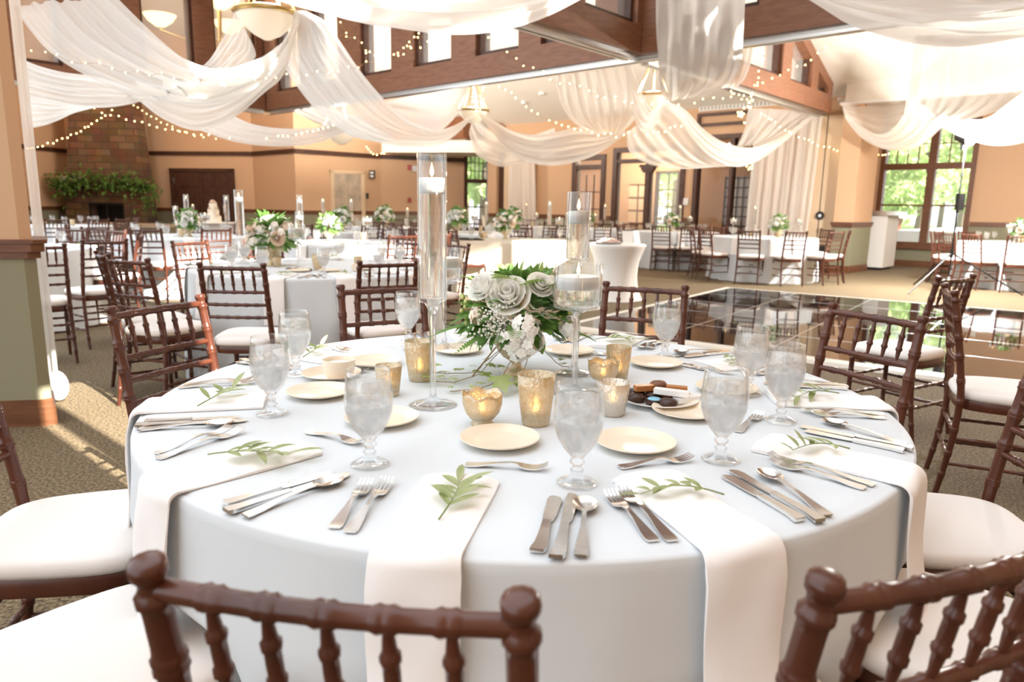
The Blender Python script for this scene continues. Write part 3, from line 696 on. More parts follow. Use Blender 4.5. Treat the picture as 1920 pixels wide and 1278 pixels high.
r = empty('water_goblet'); m = MB(); m.lathe(gob[:22]+[(.0393,GH)], 14); m.build('goblet_glass', M['glass'], r, ang=None)
m = MB(); m.lathe(pr+[(.0005,.1575)], 14); m.build('iced_water', M['ice'], r, ang=None); FARGOB = Proto(r)
def one(name, mb, mk, ang=42): return Proto(mb.build(name, M[mk], ang=ang))
def plate_mb(R_=.0825, n=48):
    m = MB(); m.lathe([(.0005,.0),(R_*.55,.0),(R_*.60,.002),(R_*.97,.0115),(R_,.0135),(R_*.995,.0155),(R_*.95,.0145),(R_*.70,.0065),(R_*.62,.0045),(.0005,.004)], n); return m
PLATE = one('bread_plate', plate_mb(), 'plate', 60)
def fork_mb(L=.195):
    m = MB(); s = L/.195
    m.strip([(-.098*s,0,.0085,.0015),(-.09*s,0,.0105,.0013),(-.07*s,0,.0095,.002),(-.02*s,0,.0045,.0075),(.01*s,0,.0036,.0100),(.026*s,0,.0050,.0085),(.034*s,0,.0105,.0058),(.045*s,0,.0125,.0035),(.055*s,0,.0125,.0030)], .0026)
    for k in range(4):
        y = (k-1.5)*.0069; m.strip([(.055*s,y,.0026,.0030),(.070*s,y,.0023,.0038),(.085*s,y,.0019,.0068),(.097*s,y*.96,.0011,.0118)], .0020)
    return m
FORK = one('dinner_fork', fork_mb(), 'steel'); SALAD = one('salad_fork', fork_mb(.172), 'steel'); DESSERT = one('dessert_fork', fork_mb(.155), 'steel')
def knife_mb(L=.225, butter=False):
    m = MB(); s = L/.225
    m.strip([(-.112*s,.004,.010,.001),(-.104*s,.002,.0112,.001),(-.085*s,0,.0095,.001),(-.04*s,0,.0072,.001),(-.005*s,0,.0066,.001),(.0,0,.0055,.0015)], .0062)
    w = .011 if not butter else .0125
    m.strip([(-.001*s,0,.0055,.0028),(.008*s,-.001,.0085,.003),(.03*s,-.002,w*.84,.003),(.07*s,-.003,w*.9,.003),(.095*s,-.004,w,.003),(.108*s,-.003,w*.75,.003),(.114*s,0,.003,.003)], .0018)
    return m
KNIFE = one('dinner_knife', knife_mb(), 'steel'); BUTTER = one('butter_knife', knife_mb(.195, True), 'steel')
def spoon_mb():
    m = MB(); m.strip([(-.098,0,.0085,.0015),(-.09,0,.0105,.0013),(-.07,0,.0092,.002),(-.02,0,.0042,.0075),(.02,0,.0034,.0098),(.036,0,.0042,.0092),(.042,0,.006,.0088)], .0026)
    for th in (0,.0014):
        rows = []
        for i in range(9):
            q = i/8; row = []
            for j in range(24):
                a = 2*pi*j/24; x = .064+.030*q*cos(a)*(1-.06*cos(a)); y = .0205*q*sin(a)
                row.append((x, y, .0012+th+.0085*q**2.2))
            rows.append(row)
        m.grid(rows, True)
    return m
SPOON = one('soup_spoon', spoon_mb(), 'steel')
def napkin_mb(hang=.30, inner=.272, w=.134, seed=0):
    rr = random.Random(seed); path = []
    n = 14
    for i in range(n+1): x = -inner+(inner-.004)*i/n; path.append((x, .0, 0, 1))
    for k in range(1,7): a = k/6*pi/2; path.append((-.004+.020*sin(a), -.020*(1-cos(a)), sin(a), cos(a)))
    for i in range(1,13): t = i/12; path.append((.016+.026*t+.004*sin(5*t+seed), -.020-(hang-.02)*t, 1, .05))
    rows = []; L = len(path); K = 8
    for i, (x, z, nx, nz) in enumerate(path):
        th = .0095 if i > 2 else (.0095+.006*(1-abs(i-1)/2)); q = Vector((nx,0,nz)).normalized(); row = []; ww = w/2*(1+.03*sin(i*.3+seed)); 
        skew = .008*sin(seed*2.1)*(i/L)
        for k in range(K+1):
            f = k/K*2-1; y = f*ww+skew; e = th*(1-.55*abs(f)**6); g = .0016*sin(i*.7+f*3+seed)
            p = Vector((x,y,z))+q*(e+g); row.append(p)
        for k in range(K,-1,-1):
            f = k/K*2-1; row.append(Vector((x,f*ww+skew,z))+q*.0006)
        rows.append(row)
    m = MB(); m.grid(rows, True); n2 = len(rows[0]); m.add(rows[0], [tuple(range(n2))]); m.add(rows[-1], [tuple(range(n2-1,-1,-1))]); return m
NAPKINS = [one('folded_napkin', napkin_mb(seed=s), 'napkin', 50) for s in range(4)]

# ------------------------------------------------------------------ leaves, sprigs, flowers
def leaf_into(m, p, d, up, L, Wd, droop=.2, fold=.15, prof=None, segs=5):
    d = Vector(d).normalized(); up = Vector(up); s = d.cross(up)
    if s.length < 1e-3: s = d.cross(Vector((1,0,0)))
    s.normalize(); up = s.cross(d).normalized(); p = Vector(p); rows = []
    for i in range(segs+1):
        t = i/segs; w = Wd*(prof(t) if prof else max(.04, sin(pi*min(1,t*.96+.03))**.8))
        c = p+d*(L*t)-up*(droop*L*t*t); rows.append([c-s*w+up*(fold*w), c, c+s*w+up*(fold*w)])
    m.grid(rows)
def olive_sprig(seed, L=.15, n=11, lo=.045, hi=.065, lift=.35):
    rr = random.Random(seed); r = empty('olive_sprig'); st = MB(); pts = []; cur = rr.uniform(-.25,.25)
    for i in range(9): t = i/8; pts.append(Vector((-L/2+L*t, cur*L*.5*sin(pi*t), .004+.010*sin(pi*t))))
    st.tube(pts, [.0016*(1-.5*i/8) for i in range(9)], 6); st.build('sprig_stem', M['olive'], r, ang=None)
    lv = MB()
    for i in range(n):
        t = .28+.72*i/(n-1); k = min(8, int(t*8)); p = pts[k]; s = 1 if i % 2 else -1
        a = s*rr.uniform(.5,1.1)*(1 if i < n-1 else .1); el = rr.uniform(0.02,lift)
        leaf_into(lv, p, (cos(a)*cos(el), sin(a)*cos(el), sin(el)), (0,0,1), rr.uniform(lo,hi), rr.uniform(.0055,.0088), rr.uniform(.0,.25), .3)
    lv.build('sprig_leaves', M['olive'], r, ang=None); return Proto(r)
SPRIGS = [olive_sprig(3,.15,12,.045,.065,.30), olive_sprig(8,.12,10,.03,.045,.9), olive_sprig(14,.14,10,.022,.04,.35), olive_sprig(21,.15,9,.045,.07,.7)]

def rose_into(m, c, ax, R_, seed=0):
    rr = random.Random(seed); ax = Vector(ax).normalized(); x = ax.orthogonal().normalized(); y = ax.cross(x)
    for ring, (rad, hgt, n, op) in enumerate(((.25,.95,3,.05),(.45,.9,4,.12),(.65,.75,5,.28),(.85,.55,5,.5),(1.0,.3,6,.8))):
        for k in range(n):
            a0 = 2*pi*(k+.5*ring)/n+rr.uniform(-.2,.2); rows = []
            for i in range(5):
                t = i/4; row = []
                for j in range(5):
                    f = (j/4*2-1)*1.15*pi/n*1.25; q = rad*R_*(.35+.65*sin(t*pi/2))*(1+op*.35*t*t)
                    z = (-.45+(hgt+.45)*t*(1-.18*op*t*t)-.10*(abs(j/2-1))**2*t)*R_
                    row.append(Vector(c)+(x*cos(a0+f)+y*sin(a0+f))*q+ax*z)
                rows.append(row)
            m.grid(rows)
def stock_into(m, c, R_, n, seed, pr=.012):
    rr = random.Random(seed)
    for i in range(n):
        d = Vector((rr.gauss(0,1), rr.gauss(0,1), rr.gauss(0,1)*.9)).normalized(); p = Vector(c)+d*R_*rr.uniform(.8,1.05)
        x = d.orthogonal().normalized(); y = d.cross(x); a0 = rr.uniform(0,6)
        for k in range(5):
            a = a0+2*pi*k/5; dr = (x*cos(a)+y*sin(a))*.9+d*.45
            leaf_into(m, p, dr, d, pr*rr.uniform(.9,1.3), pr*.55, .4, -.2, lambda t: .25+.75*sin(pi*min(1,t*.8+.1)), 3)
def fern_into(m, p, d, L, seed):
    rr = random.Random(seed); d = Vector(d).normalized(); s = d.cross(Vector((0,0,1))).normalized(); up = s.cross(d); n = 15
    for i in range(n):
        t = (i+1)/n; c = Vector(p)+d*L*t-Vector((0,0,1))*L*.35*t*t; l = L*.30*sin(pi*min(1,(1-t)*.9+.12))
        for q in (-1,1): leaf_into(m, c, s*q+d*.75, up, l, l*.16, .2, .1, None, 3)
def ivy_leaf_into(m, p, d, up, S):
    d = Vector(d).normalized(); s = d.cross(Vector(up)); s = s.normalized() if s.length > 1e-3 else d.orthogonal().normalized(); u = s.cross(d)
    pts = [(0,0),(-.10,.34),(.14,.62),(.30,.30),(.62,.50),(.72,.20),(1.12,0),(.72,-.20),(.62,-.50),(.30,-.30),(.14,-.62),(-.10,-.34)]
    o = [Vector(p)+d*(a*S)+s*(b*S)-u*(S*.25*(a*a*.6+b*b)) for a,b in pts]; c = Vector(p)+d*.35*S
    m.add([c]+o, [(0,i,i % 12+1) for i in range(1,13)])
def make_centerpiece():
    r = empty('flower_arrangement'); rr = random.Random(42)
    v = MB(); prof = [(.0005,0),(.040,.0),(.042,.004),(.030,.012),(.016,.022),(.013,.030),(.022,.040),(.040,.052),(.056,.072),(.066,.096),(.070,.116),(.072,.120),(.069,.120),(.062,.098),(.052,.076),(.036,.058),(.001,.050)]
    v.lathe(prof, 64, wob=lambda a, z: 1+(.03*cos(16*a) if .04 < z < .115 else 0)); v.build('footed_bowl', M['gold'], r, ang=None)
    k = MB(); k.ball((-.052,-.03,.018), .018, 14, 8); k.build('glass_bead', M['glass'], r, ang=None)
    c = Vector((0,0,.175)); lf, lf2, fn, br, gy, st = MB(), MB(), MB(), MB(), MB(), MB(); BL = []
    for i in range(330):
        th = rr.uniform(0,2*pi); el = rr.uniform(-.75,1.45); d = Vector((cos(th)*cos(el), sin(th)*cos(el), sin(el)))
        p = c+Vector((d.x*.115, d.y*.11, d.z*.066)); L = rr.uniform(.045,.08)
        leaf_into(lf, p, d+Vector((0,0,.15)), (rr.uniform(-.5,.5),rr.uniform(-.5,.5),1), L, L*rr.uniform(.2,.3), rr.uniform(.1,.5), .15)
    for i in range(60):                  # long upright spears near the top
        th = rr.uniform(0,2*pi); el = rr.uniform(.35,1.4); d = Vector((cos(th)*cos(el), sin(th)*cos(el), sin(el)))
        L = rr.uniform(.045,.085); leaf_into(lf if i % 3 else lf2, c+Vector((d.x*.12,d.y*.11,d.z*.085)), d, (rr.uniform(-1,1),rr.uniform(-1,1),1), L, L*.12, rr.uniform(.1,.5), .2)
    for th in (-2.9,-2.3,-1.9,-2.6,-.2,-2.1,2.6,-1.6,2.2): fern_into(fn, c+Vector((cos(th)*.11, sin(th)*.10, rr.uniform(-.05,.03))), (cos(th),sin(th),rr.uniform(-.35,.25)), rr.uniform(.10,.15), int(th*10))
    for th, el in ((-2.0,1.1),(-1.2,1.2),(2.0,1.2),(.5,1.1),(-2.7,.8)): fern_into(fn, c+Vector((cos(th)*.05,sin(th)*.05,.06)), (cos(th)*cos(el),sin(th)*cos(el),sin(el)), .12, 5)
    for th, z, s in ((-2.75,.10,.05),(-.35,.06,.06),(-.9,.09,.055),(-1.3,.10,.055),(-1.9,.115,.045),(.3,.10,.05),(2.5,.08,.05),(-2.2,-.02,.04)):
        ivy_leaf_into(lf2, c+Vector((cos(th)*.13,sin(th)*.12,z)), (cos(th),sin(th),.5), (0,0,1), s*1.15)
    for q, (th, z, s) in enumerate(((-1.75,.055,.044),(-2.3,.075,.034),(-.75,.065,.036),(.9,.07,.038),(-1.15,.085,.028))): w_ = MB(); BL.append(('rose', w_, 'petal' if q != 3 else 'blush')); rose_into(w_, c+Vector((cos(th)*.142,sin(th)*.13,z+.012)), (cos(th),sin(th),.8), s*1.12, q)
    for q, (x, y, z, R_) in enumerate(((.018,-.155,-.008,.038),(-.018,-.150,-.042,.036),(.036,-.145,-.050,.035),(.008,-.140,-.076,.032),(.145,-.08,-.02,.028))): w_ = MB(); BL.append(('stock_bloom', w_, 'petal')); stock_into(w_, c+Vector((x,y,z)), R_, 34, q)
    w_ = MB(); BL.append(('blush_bloom', w_, 'blush')); stock_into(w_, c+Vector((-.105,-.11,.01)), .022, 14, 77, .014)
    for i in range(230):
        a = rr.gauss(0,.028); b = rr.gauss(0,.026); gy.ball(c+Vector((-.060+a, -.148-.018*rr.random(), .0+b)), rr.uniform(.0022,.0036), 6, 4)
    for i in range(26):
        side = 1 if i % 3 else -1; th = rr.uniform(-.9,.0) if side > 0 else rr.uniform(-3.1,-2.5); z = rr.uniform(-.02,.075)
        br.ball(c+Vector((cos(th)*.16,sin(th)*.14,z)), rr.uniform(.005,.0075), 10, 7)
    st.tube([c+Vector((-.12,-.15,-.15)), c+Vector((-.03,-.165,-.03)), c+Vector((0,-.16,.03)), c+Vector((.02,-.14,.075))], .0022, 6)
    lf.build('foliage', M['leaf'], r, ang=None); lf2.build('pale_leaves', M['leaf2'], r, ang=None); fn.build('fern_fronds', M['fern'], r, ang=None)
    [w_.build(n_, M[k_], r, ang=None) for n_, w_, k_ in BL]; br.build('berries', M['berry'], r, ang=None)
    tag(gy.build('gypsophila', M['petal'], r, ang=None), kind='stuff'); st.build('twig', M['stem'], r, ang=None)
    # trailing ivy on the cloth
    iv, vs = MB(), MB()
    for q, pts in enumerate(([(-.02,-.08,.11),(-.10,-.13,.03),(-.17,-.15,.008),(-.24,-.13,.006),(-.31,-.10,.008)],[(-.03,-.07,.10),(-.12,-.08,.02),(-.2,-.04,.006),(-.29,-.02,.01)],[(.0,-.1,.1),(-.04,-.17,.02),(-.10,-.22,.008),(-.19,-.24,.006)],[(.03,-.08,.1),(.02,-.15,.02),(-.0,-.2,.01)],[(.05,-.02,.1),(.13,.02,.02),(.17,.05,.01)])):
        P = [Vector(p) for p in pts]; fine = []
        for i in range(len(P)-1):
            for k in range(6): fine.append(P[i].lerp(P[i+1], k/6)+Vector((rr.uniform(-.004,.004),rr.uniform(-.004,.004),0)))
        vs.tube(fine, .0012, 5)
        for i in range(5, len(fine), 2):
            th = rr.uniform(0,2*pi); e = fine[i]+Vector((cos(th)*.02,sin(th)*.02,rr.uniform(.008,.03)))
            ivy_leaf_into(iv, e, (cos(th),sin(th),rr.uniform(-.2,.5)), (0,0,1), rr.uniform(.018,.034))
    ivy_leaf_into(iv, Vector((-.045,-.215,.045)), (.3,-1,-.35), (0,-.4,1), .062)
    iv.build('trailing_ivy', M['ivy'], r, ang=None); vs.build('ivy_stems', M['stem'], r, ang=None)
    return r
def make_posy(seed, blush=.3):
    r = empty('flower_arrangement'); rr = random.Random(seed); lf = MB()
    v = MB(); v.lathe([(.0005,0),(.04,0),(.03,.012),(.014,.028),(.04,.05),(.065,.09),(.07,.115),(.064,.115),(.001,.06)], 20); v.build('footed_bowl', M['gold'], r, ang=None)
    c = Vector((0,0,.17))
    for i in range(150):
        th = rr.uniform(0,2*pi); el = rr.uniform(-.6,1.5); d = Vector((cos(th)*cos(el),sin(th)*cos(el),sin(el))); L = rr.uniform(.05,.10)
        leaf_into(lf, c+d*.075, d, (rr.uniform(-1,1),rr.uniform(-1,1),1), L, L*.22, .3, .1, None, 3)
    for i in range(30):
        th = rr.uniform(0,2*pi); el = rr.uniform(-.35,1.5); d = Vector((cos(th)*cos(el),sin(th)*cos(el),sin(el)*.8)); p = c+d*.125
        t = MB(); k_ = 'blush' if rr.random() < blush else 'petal'
        if i % 3 == 0: rose_into(t, p, d, .036, i)
        else: stock_into(t, p, .024, 9, i, .014)
        t.build('bloom', M[k_], r, ang=None)
    lf.build('foliage', M['leaf'] if seed % 2 else M['fern'], r, ang=None); 
    return Proto(r)
POSIES = [make_posy(s, b) for s, b in ((1,.3),(2,.1),(5,.2))]

# ------------------------------------------------------------------ candles and holders
def hurricane(stem, cr, ch, foot=.056, n=36):
    """stemmed glass cylinder: foot, stem, cup with water in it; candle floats at the top and is a thing of its own"""
    r = empty('glass_candle_stand'); b = stem; k = .003
    p = [(.0005,0),(foot,0),(foot+.001,.002),(foot*.75,.005),(foot*.35,.010),(.010,.02),(.0075,.045),(.0075,b*.6),(.0085,b*.85),(.014,b-.012),(cr*.55,b-.003),(cr-.003,b),(cr,b+.006),(cr,b+ch-.001),(cr-k/2,b+ch),(cr-k,b+ch-.001),(cr-k,b+.012),(cr-.008,b+.008),(.0005,b+.006)]
    m = MB(); m.lathe(p[9:18], n); m.build('glass_cylinder', M['glass'], r, ang=None); m = MB(); m.lathe(p[4:10]+[(.0005,b-.008)], 24); m.build('stem', M['solidglass'], r, ang=None); m = MB(); m.lathe(p[:5], 32); m.build('foot', M['glass'], r, ang=None)
    wl = b+ch*.76-.0
    return r, b+.009, cr-k-.0006
def water_in(r, z0, z1, cr, n=32):
    m = MB(); m.lathe([(.0005,z0),(cr-.004,z0),(cr,z0+.005),(cr,z1),(.0005,z1)], n); m.build('water', M['water'], r, ang=60)
def make_stand(stem, cr, ch, foot, fill, n=36):
    r, z0, wr = hurricane(stem, cr, ch, foot, n); water_in(r, z0, fill, wr, n); return Proto(r)
def make_candle(R_, h=.036):
    r = empty('floating_candle'); m = MB(); m.lathe([(.0005,0),(R_*.7,0),(R_*.92,.004),(R_,.012),(R_,h-.004),(R_*.96,h),(R_*.80,h-.001),(R_*.5,h-.004),(.0005,h-.005)], 28); m.build('wax', M['wax'], r, ang=60)
    m = MB(); m.tube([(0,0,h-.006),(.001,0,h+.006)], .0009, 5); m.build('wick', M['black'], r)
    m = MB(); m.lathe([(.0003,h+.002),(.0035,h+.007),(.0048,h+.012),(.0040,h+.019),(.002,h+.027),(.0003,h+.034)], 12); m.build('candle_flame', M['flame'], r, ang=None)
    return Proto(r)
CAND_N, CAND_W = make_candle(.0305), make_candle(.056, .034)
def votive(name, prof, mk, wob=None, n=48):
    r = empty(name); m = MB(); m.lathe(prof, n, wob=wob); m.build('votive_glass', M[mk], r, ang=None); return Proto(r)
def scallop(pr, k, amp, z0):
    me = pr.root.children[0].data
    for v_ in me.vertices:
        if v_.co.z > z0: v_.co.z += amp*cos(k*atan2(v_.co.y, v_.co.x))
flute = lambda k, a0, z0, z1: (lambda a, z: 1+(a0*cos(k*a) if z0 < z < z1 else 0))
V_TALL = votive('gold_votive', [(.0005,0),(.029,0),(.031,.004),(.033,.02),(.036,.05),(.0395,.085),(.0425,.115),(.041,.115),(.037,.085),(.033,.05),(.029,.01),(.0005,.008)], 'gold', lambda a, z: 1+(.035*abs(cos(10*a)) if .032 < z < .1 else .03*cos(20*a)*cos(z*420) if .003 < z <= .032 else 0), 80)
V_LOTUS = votive('gold_votive', [(.0005,0),(.025,0),(.026,.004),(.020,.009),(.028,.016),(.038,.030),(.0435,.048),(.044,.062),(.0455,.072),(.0435,.072),(.042,.060),(.041,.047),(.035,.031),(.024,.019),(.0005,.014)], 'gold2', lambda a, z: 1+(.05*abs(cos(4*a))-.02 if z > .02 else 0))
scallop(V_LOTUS, 6, .004, .058)
V_SHORT = votive('gold_votive', [(.0005,0),(.026,0),(.028,.004),(.030,.02),(.034,.05),(.0375,.075),(.036,.075),(.032,.05),(.027,.01),(.0005,.008)], 'silver', flute(16,.03,.002,.07))
V_CUP = votive('gold_votive', [(.0005,0),(.024,0),(.026,.004),(.029,.03),(.0345,.078),(.033,.078),(.027,.03),(.023,.008),(.0005,.007)], 'gold', flute(24,.02,.002,.07))
r = empty('tealight'); m = MB(); m.lathe([(.0005,0),(.018,0),(.019,.002),(.019,.014),(.017,.014),(.0005,.012)], 18); m.build('wax', M['wax'], r, ang=60)
m = MB(); m.lathe([(.0003,.014),(.0035,.02),(.0045,.026),(.0035,.034),(.0003,.046)], 10); m.build('candle_flame', M['flame'], r, ang=None); TEALIGHT = Proto(r)
# ------------------------------------------------------------------ the big table in front
TC = Vector((.027, 1.82, 0)); TH = .765
SET = {-133:'of the near left setting with short sprig', -100:'of the front setting with feathery sprig', -70:'of the near setting with curled sprig', -39:'of the near right setting, fan-shaped sprig',
       -5:'of the right-end setting, one raised leaf', 28:'of the far right setting, bushy sprig', 63:'of the setting behind the flowers', 104:'of the setting behind the tallest candle', 150:'of the far left setting by sugar bowl', -167:'of the left-end setting with spiky sprig'}
def polar(a, r, t=0, z=TH): a = R(a); return TC+Vector((cos(a)*r-sin(a)*t, sin(a)*r+cos(a)*t, z))
chairs_main = [(-135,1.30,0,'with only its white seat in view at the lower left'),(-98.6,1.25,0,'turned away in front, its full backrest towards the camera'),(-70,1.235,0,'cut off at the lower right, backrest towards the camera'),(-37,1.31,0,'whose white seat shows behind the lower right backrest'),
    (-8,1.33,0,'with broad white seat at the right end of the front table'),(25.3,1.33,0,'on the far right in front of the dance floor'),(66,1.40,4,'behind the flowers against the dance floor edge'),(117,1.25,0,'half hidden behind the tall candle stand'),(157,1.30,0,'on the far left leaning beside the carpet sun patches'),(-167,1.335,0,'on the left with its white seat beside the wall pillar')]
dents = [(R(a), .115) for a, r, o, l in chairs_main if r < 1.36]
MT = table('banquet_table', TC.x, TC.y, 'large round table under a pale blue floor-length cloth, set for ten in front', 4, dents, amp=.045, folds=13)
for i, (a, r, off, l) in enumerate(chairs_main):
    p = polar(a, r-.25, 0, 0); CHAIR.put(p, R(a+off)+pi/2, 'dark ballroom chair '+l, 'chair', 'chairs around the front table')
NA = {-133:(0,0),-100:(1,0),-70:(2,2),-39:(3,1),-5:(0,3),28:(1,2),63:(2,0),104:(3,1),150:(0,3),-167:(1,3)}
Z = TH+.0008
order = sorted(SET)
LAY = {-100:((-.117,-.012),(-.147,-.018),.170,.198,(.226,-.008)), -70:((-.084,.02),(-.112,.02),.137,.166,(.204,.023)), -133:((-.150,-.05),(-.178,-.055),.163,.191,(.214,-.02)), -39:((-.090,.02),(-.118,.02),.140,.166,(.218,.06)), -167:((-.176,-.018),(-.205,-.02),.140,.165,(.192,.0))}
for i, a in enumerate(order):
    s = SET[a]; nk, sp = NA[a]; g = 'place settings of the front table'
    th = R(a)
    NAPKINS[nk].put(polar(a,.916,0,Z), th, 'folded white napkin '+s, 'napkin', 'napkins on the front table')
    SPRIGS[sp].put(polar(a,.76,rnd.uniform(-.01,.01),Z+.0105), th+pi+{-133:-.75,-100:.05,-70:1.25,-39:.8,-5:.5,28:.9,63:2,104:1,150:2,-167:1.2}[a], 'olive sprig lying on the napkin '+s, 'sprig', 'olive sprigs on napkins')
    (f1, e1), (f2, e2), k1, k2, (k3, e3) = LAY.get(a, ((-.108,0),(-.136,0),.142,.167,(.197,.01)))
    rot = lambda e: th+pi-atan2(e,.2)
    FORK.put(polar(a,.782,f1,Z), rot(e1), 'long dinner fork beside the napkin '+s, 'fork', 'dinner forks')
    SALAD.put(polar(a,.785,f2,Z), rot(e2), 'shorter salad fork, outer of two, '+s, 'fork', 'salad forks')
    BUTTER.put(polar(a,.785,k1,Z), rot(-.004), 'butter knife beside the napkin '+s, 'knife', 'butter knives')
    KNIFE.put(polar(a,.782,k2,Z), rot(-.004), 'dinner knife between butter knife and spoon '+s, 'knife', 'dinner knives')
    SPOON.put(polar(a,.783,k3,Z), rot(e3), 'round soup spoon outermost '+s, 'spoon', 'soup spoons')
def onT(x, y, z=Z): return at(x, y, z)
dess = {-133:(628,823,-.52),-100:(950,877,-.12),-70:(1230,870,.32),-39:(1404,795,.95),-5:(1330,695,-.75),28:(1290,688,-.8),63:(1105,665,.0),104:(800,655,.3),150:(590,658,.5),-167:(650,693,-.5)}
for a, (x, y, r_) in dess.items(): DESSERT.put(onT(x,y), r_, 'small dessert fork '+SET[a], 'fork', 'dessert forks')
plates = {-133:(716,790,''),-100:(937,829,''),-70:(1191,836,''),-39:(1287,776,''),-5:(1362,733,''),28:(1229,685,''),63:(1067,662,''),104:(858,660,''),150:(622,706,''),-167:(600,740,'')}
for a, (x, y, _) in plates.items(): PLATE.put(onT(x,y), 0, 'cream bread plate '+SET[a], 'plate', 'bread plates')
PLATE.put(onT(700,683), 0, 'cream bread plate behind the sugar bowl', 'plate', 'bread plates')
gobs = {-133:(694,870),-100:(1081,905),-70:(1350,862),-39:(1463,789),-5:(1402,738),28:(1246,669),104:(765,643),150:(556,702),-167:(511,776)}
for a, (x, y) in gobs.items(): GOBLET.put(onT(x,y), a, 'stemmed goblet of iced water '+SET[a], 'goblet', 'water goblets on the front table')
# sugar bowl on its plate
sb = empty('sugar_bowl', onT(636,707,Z+.0048)); m = MB(); m.lathe([(.0005,0),(.030,0),(.032,.004),(.038,.006),(.043,.022),(.044,.038),(.0455,.046),(.0455,.052),(.043,.052),(.041,.040),(.036,.012),(.0005,.010)], 32); m.build('ramekin', M['plate'], sb)
m = MB(); m.lathe([(.0405,.040),(.03,.043),(.012,.046),(.0005,.047)], 20); m.build('sugar', M['china'], sb); tag(sb, 'cream ramekin filled to the brim standing on a bread plate', 'bowl')
# centrepiece
cp = make_centerpiece(); cp.location = onT(968,700); cp.rotation_euler[2] = 0
tag(cp, 'white and green flower arrangement in a gold footed bowl with trailing ivy', 'flowers')
# candle stands
def stand_at(pr, cand, x, y, zl, lab, cl, grp):
    p = onT(x, y); pr.put(p, 0, lab, 'candle stand', grp); cand.put(p+Vector((0,0,zl)), rnd.uniform(0,6), cl, 'candle', 'floating candles'); return p
g = 'glass candle stands on the front table'
ptall = onT(812,758); ztop = atY(806,288,ptall.y).z-TH; zb = atY(808,566,ptall.y).z-TH
ST_TALL = make_stand(zb, .0345, ztop-zb, .058, zb+(ztop-zb)*.80); stand_at(ST_TALL, CAND_N, 812, 758, zb+(ztop-zb)*.80-.022, 'tallest slender glass candle stand, beside the goblets left of the flowers', 'white floating candle in the tallest glass stand', g)
pw = onT(1077,736); zt = atY(1086,494,pw.y).z-TH; z0 = atY(1086,578,pw.y).z-TH
ST_WIDE = make_stand(z0, .062, zt-z0, .06, z0+(zt-z0)*.62); stand_at(ST_WIDE, CAND_W, 1077, 736, z0+(zt-z0)*.62-.022, 'wide-bowled glass candle stand just right of the flowers', 'broad floating candle in the wide stand right of the flowers', g)
pm = onT(1075,699); zt2 = atY(1087,360,pm.y).z-TH; z2 = atY(1086,492,pm.y).z-TH
ST_MID = make_stand(z2, .0345, zt2-z2, .058, z2+(zt2-z2)*.66); stand_at(ST_MID, CAND_N, 1075, 699, z2+(zt2-z2)*.66-.022, 'medium slender glass candle stand behind the wide-bowled one', 'floating candle in the slender stand behind the wide bowl', g)
stand_at(ST_WIDE, CAND_W, 833, 652, z0+(zt-z0)*.62-.022, 'wide-bowled glass candle stand behind the tallest stand', 'broad floating candle half hidden behind the tall cylinder', g)
# votives
for pr, x, y, l, sc in ((V_TALL,787,712,'tall fluted gold votive glass beside the tallest candle stand',.97),(V_CUP,729,740,'small gold cup votive behind the near left goblet',1.0),(V_LOTUS,904,795,'amber lotus-rimmed votive glass in front of the ivy',1.0),(V_TALL,1004,794,'largest ridged gold votive glass in front of the flowers',1.0),(V_LOTUS,1130,722,'gold petal-rimmed votive behind the silvered one',.95),(V_TALL,1158,712,'tall dusky votive glass behind the cookie plate',.85),(V_SHORT,1148,776,'short silvered votive glass beside the cookie plate',1.05)):
    p = onT(x,y); pr.put(p, rnd.uniform(0,3), l, 'votive', 'votive glasses on the front table', sc); TEALIGHT.put(p+Vector((0,0,.016*sc)), 0, 'tealight in the '+l, 'tealight', 'tealights in votives')
# cookie plate
cpos = onT(1232,752); pl = plate_mb(.105).build('serving_plate', M['china'], None, loc=cpos, ang=60); tag(pl, 'white glass plate heaped with chocolates and biscuits', 'plate')
def cookie(kind):
    m = MB(); r = empty(kind)
    if kind == 'chocolate_cookie': m.lathe([(.0005,0),(.020,0),(.0235,.004),(.0235,.010),(.018,.0155),(.0005,.018)], 20); m.build('cookie_body', M['choc'], r, ang=60)
    elif kind == 'milk_chocolate_cookie': m.lathe([(.0005,0),(.019,0),(.0225,.004),(.022,.010),(.016,.016),(.0005,.018)], 20, wob=lambda a,z: 1+.06*cos(2*a)); m.build('cookie_body', M['milk'], r, ang=60)
    elif kind == 'wafer_finger': m.strip([(-.042,0,.011,.0),(-.03,0,.012,.0),(.03,0,.012,.0),(.042,0,.011,.0)], .013); m.build('wafer', M['china'], r)
    elif kind == 'caramel_bar': m.strip([(-.026,0,.009,0),(-.018,0,.0115,0),(.018,0,.0115,0),(.026,0,.009,0)], .014); m.build('bar', M['caramel'], r)
    elif kind == 'iced_cookie':
        m.lathe([(.0005,0),(.020,0),(.0225,.004),(.0215,.011),(.0005,.0125)], 20); m.build('cookie_body', M['choc'], r, ang=60); q = MB(); q.lathe([(.017,.0118),(.014,.014),(.0005,.0145)], 16); q.build('icing', M['blue'], r, ang=60)
    return Proto(r)
KINDS = {k: cookie(k) for k in ('chocolate_cookie','milk_chocolate_cookie','wafer_finger','caramel_bar','iced_cookie')}
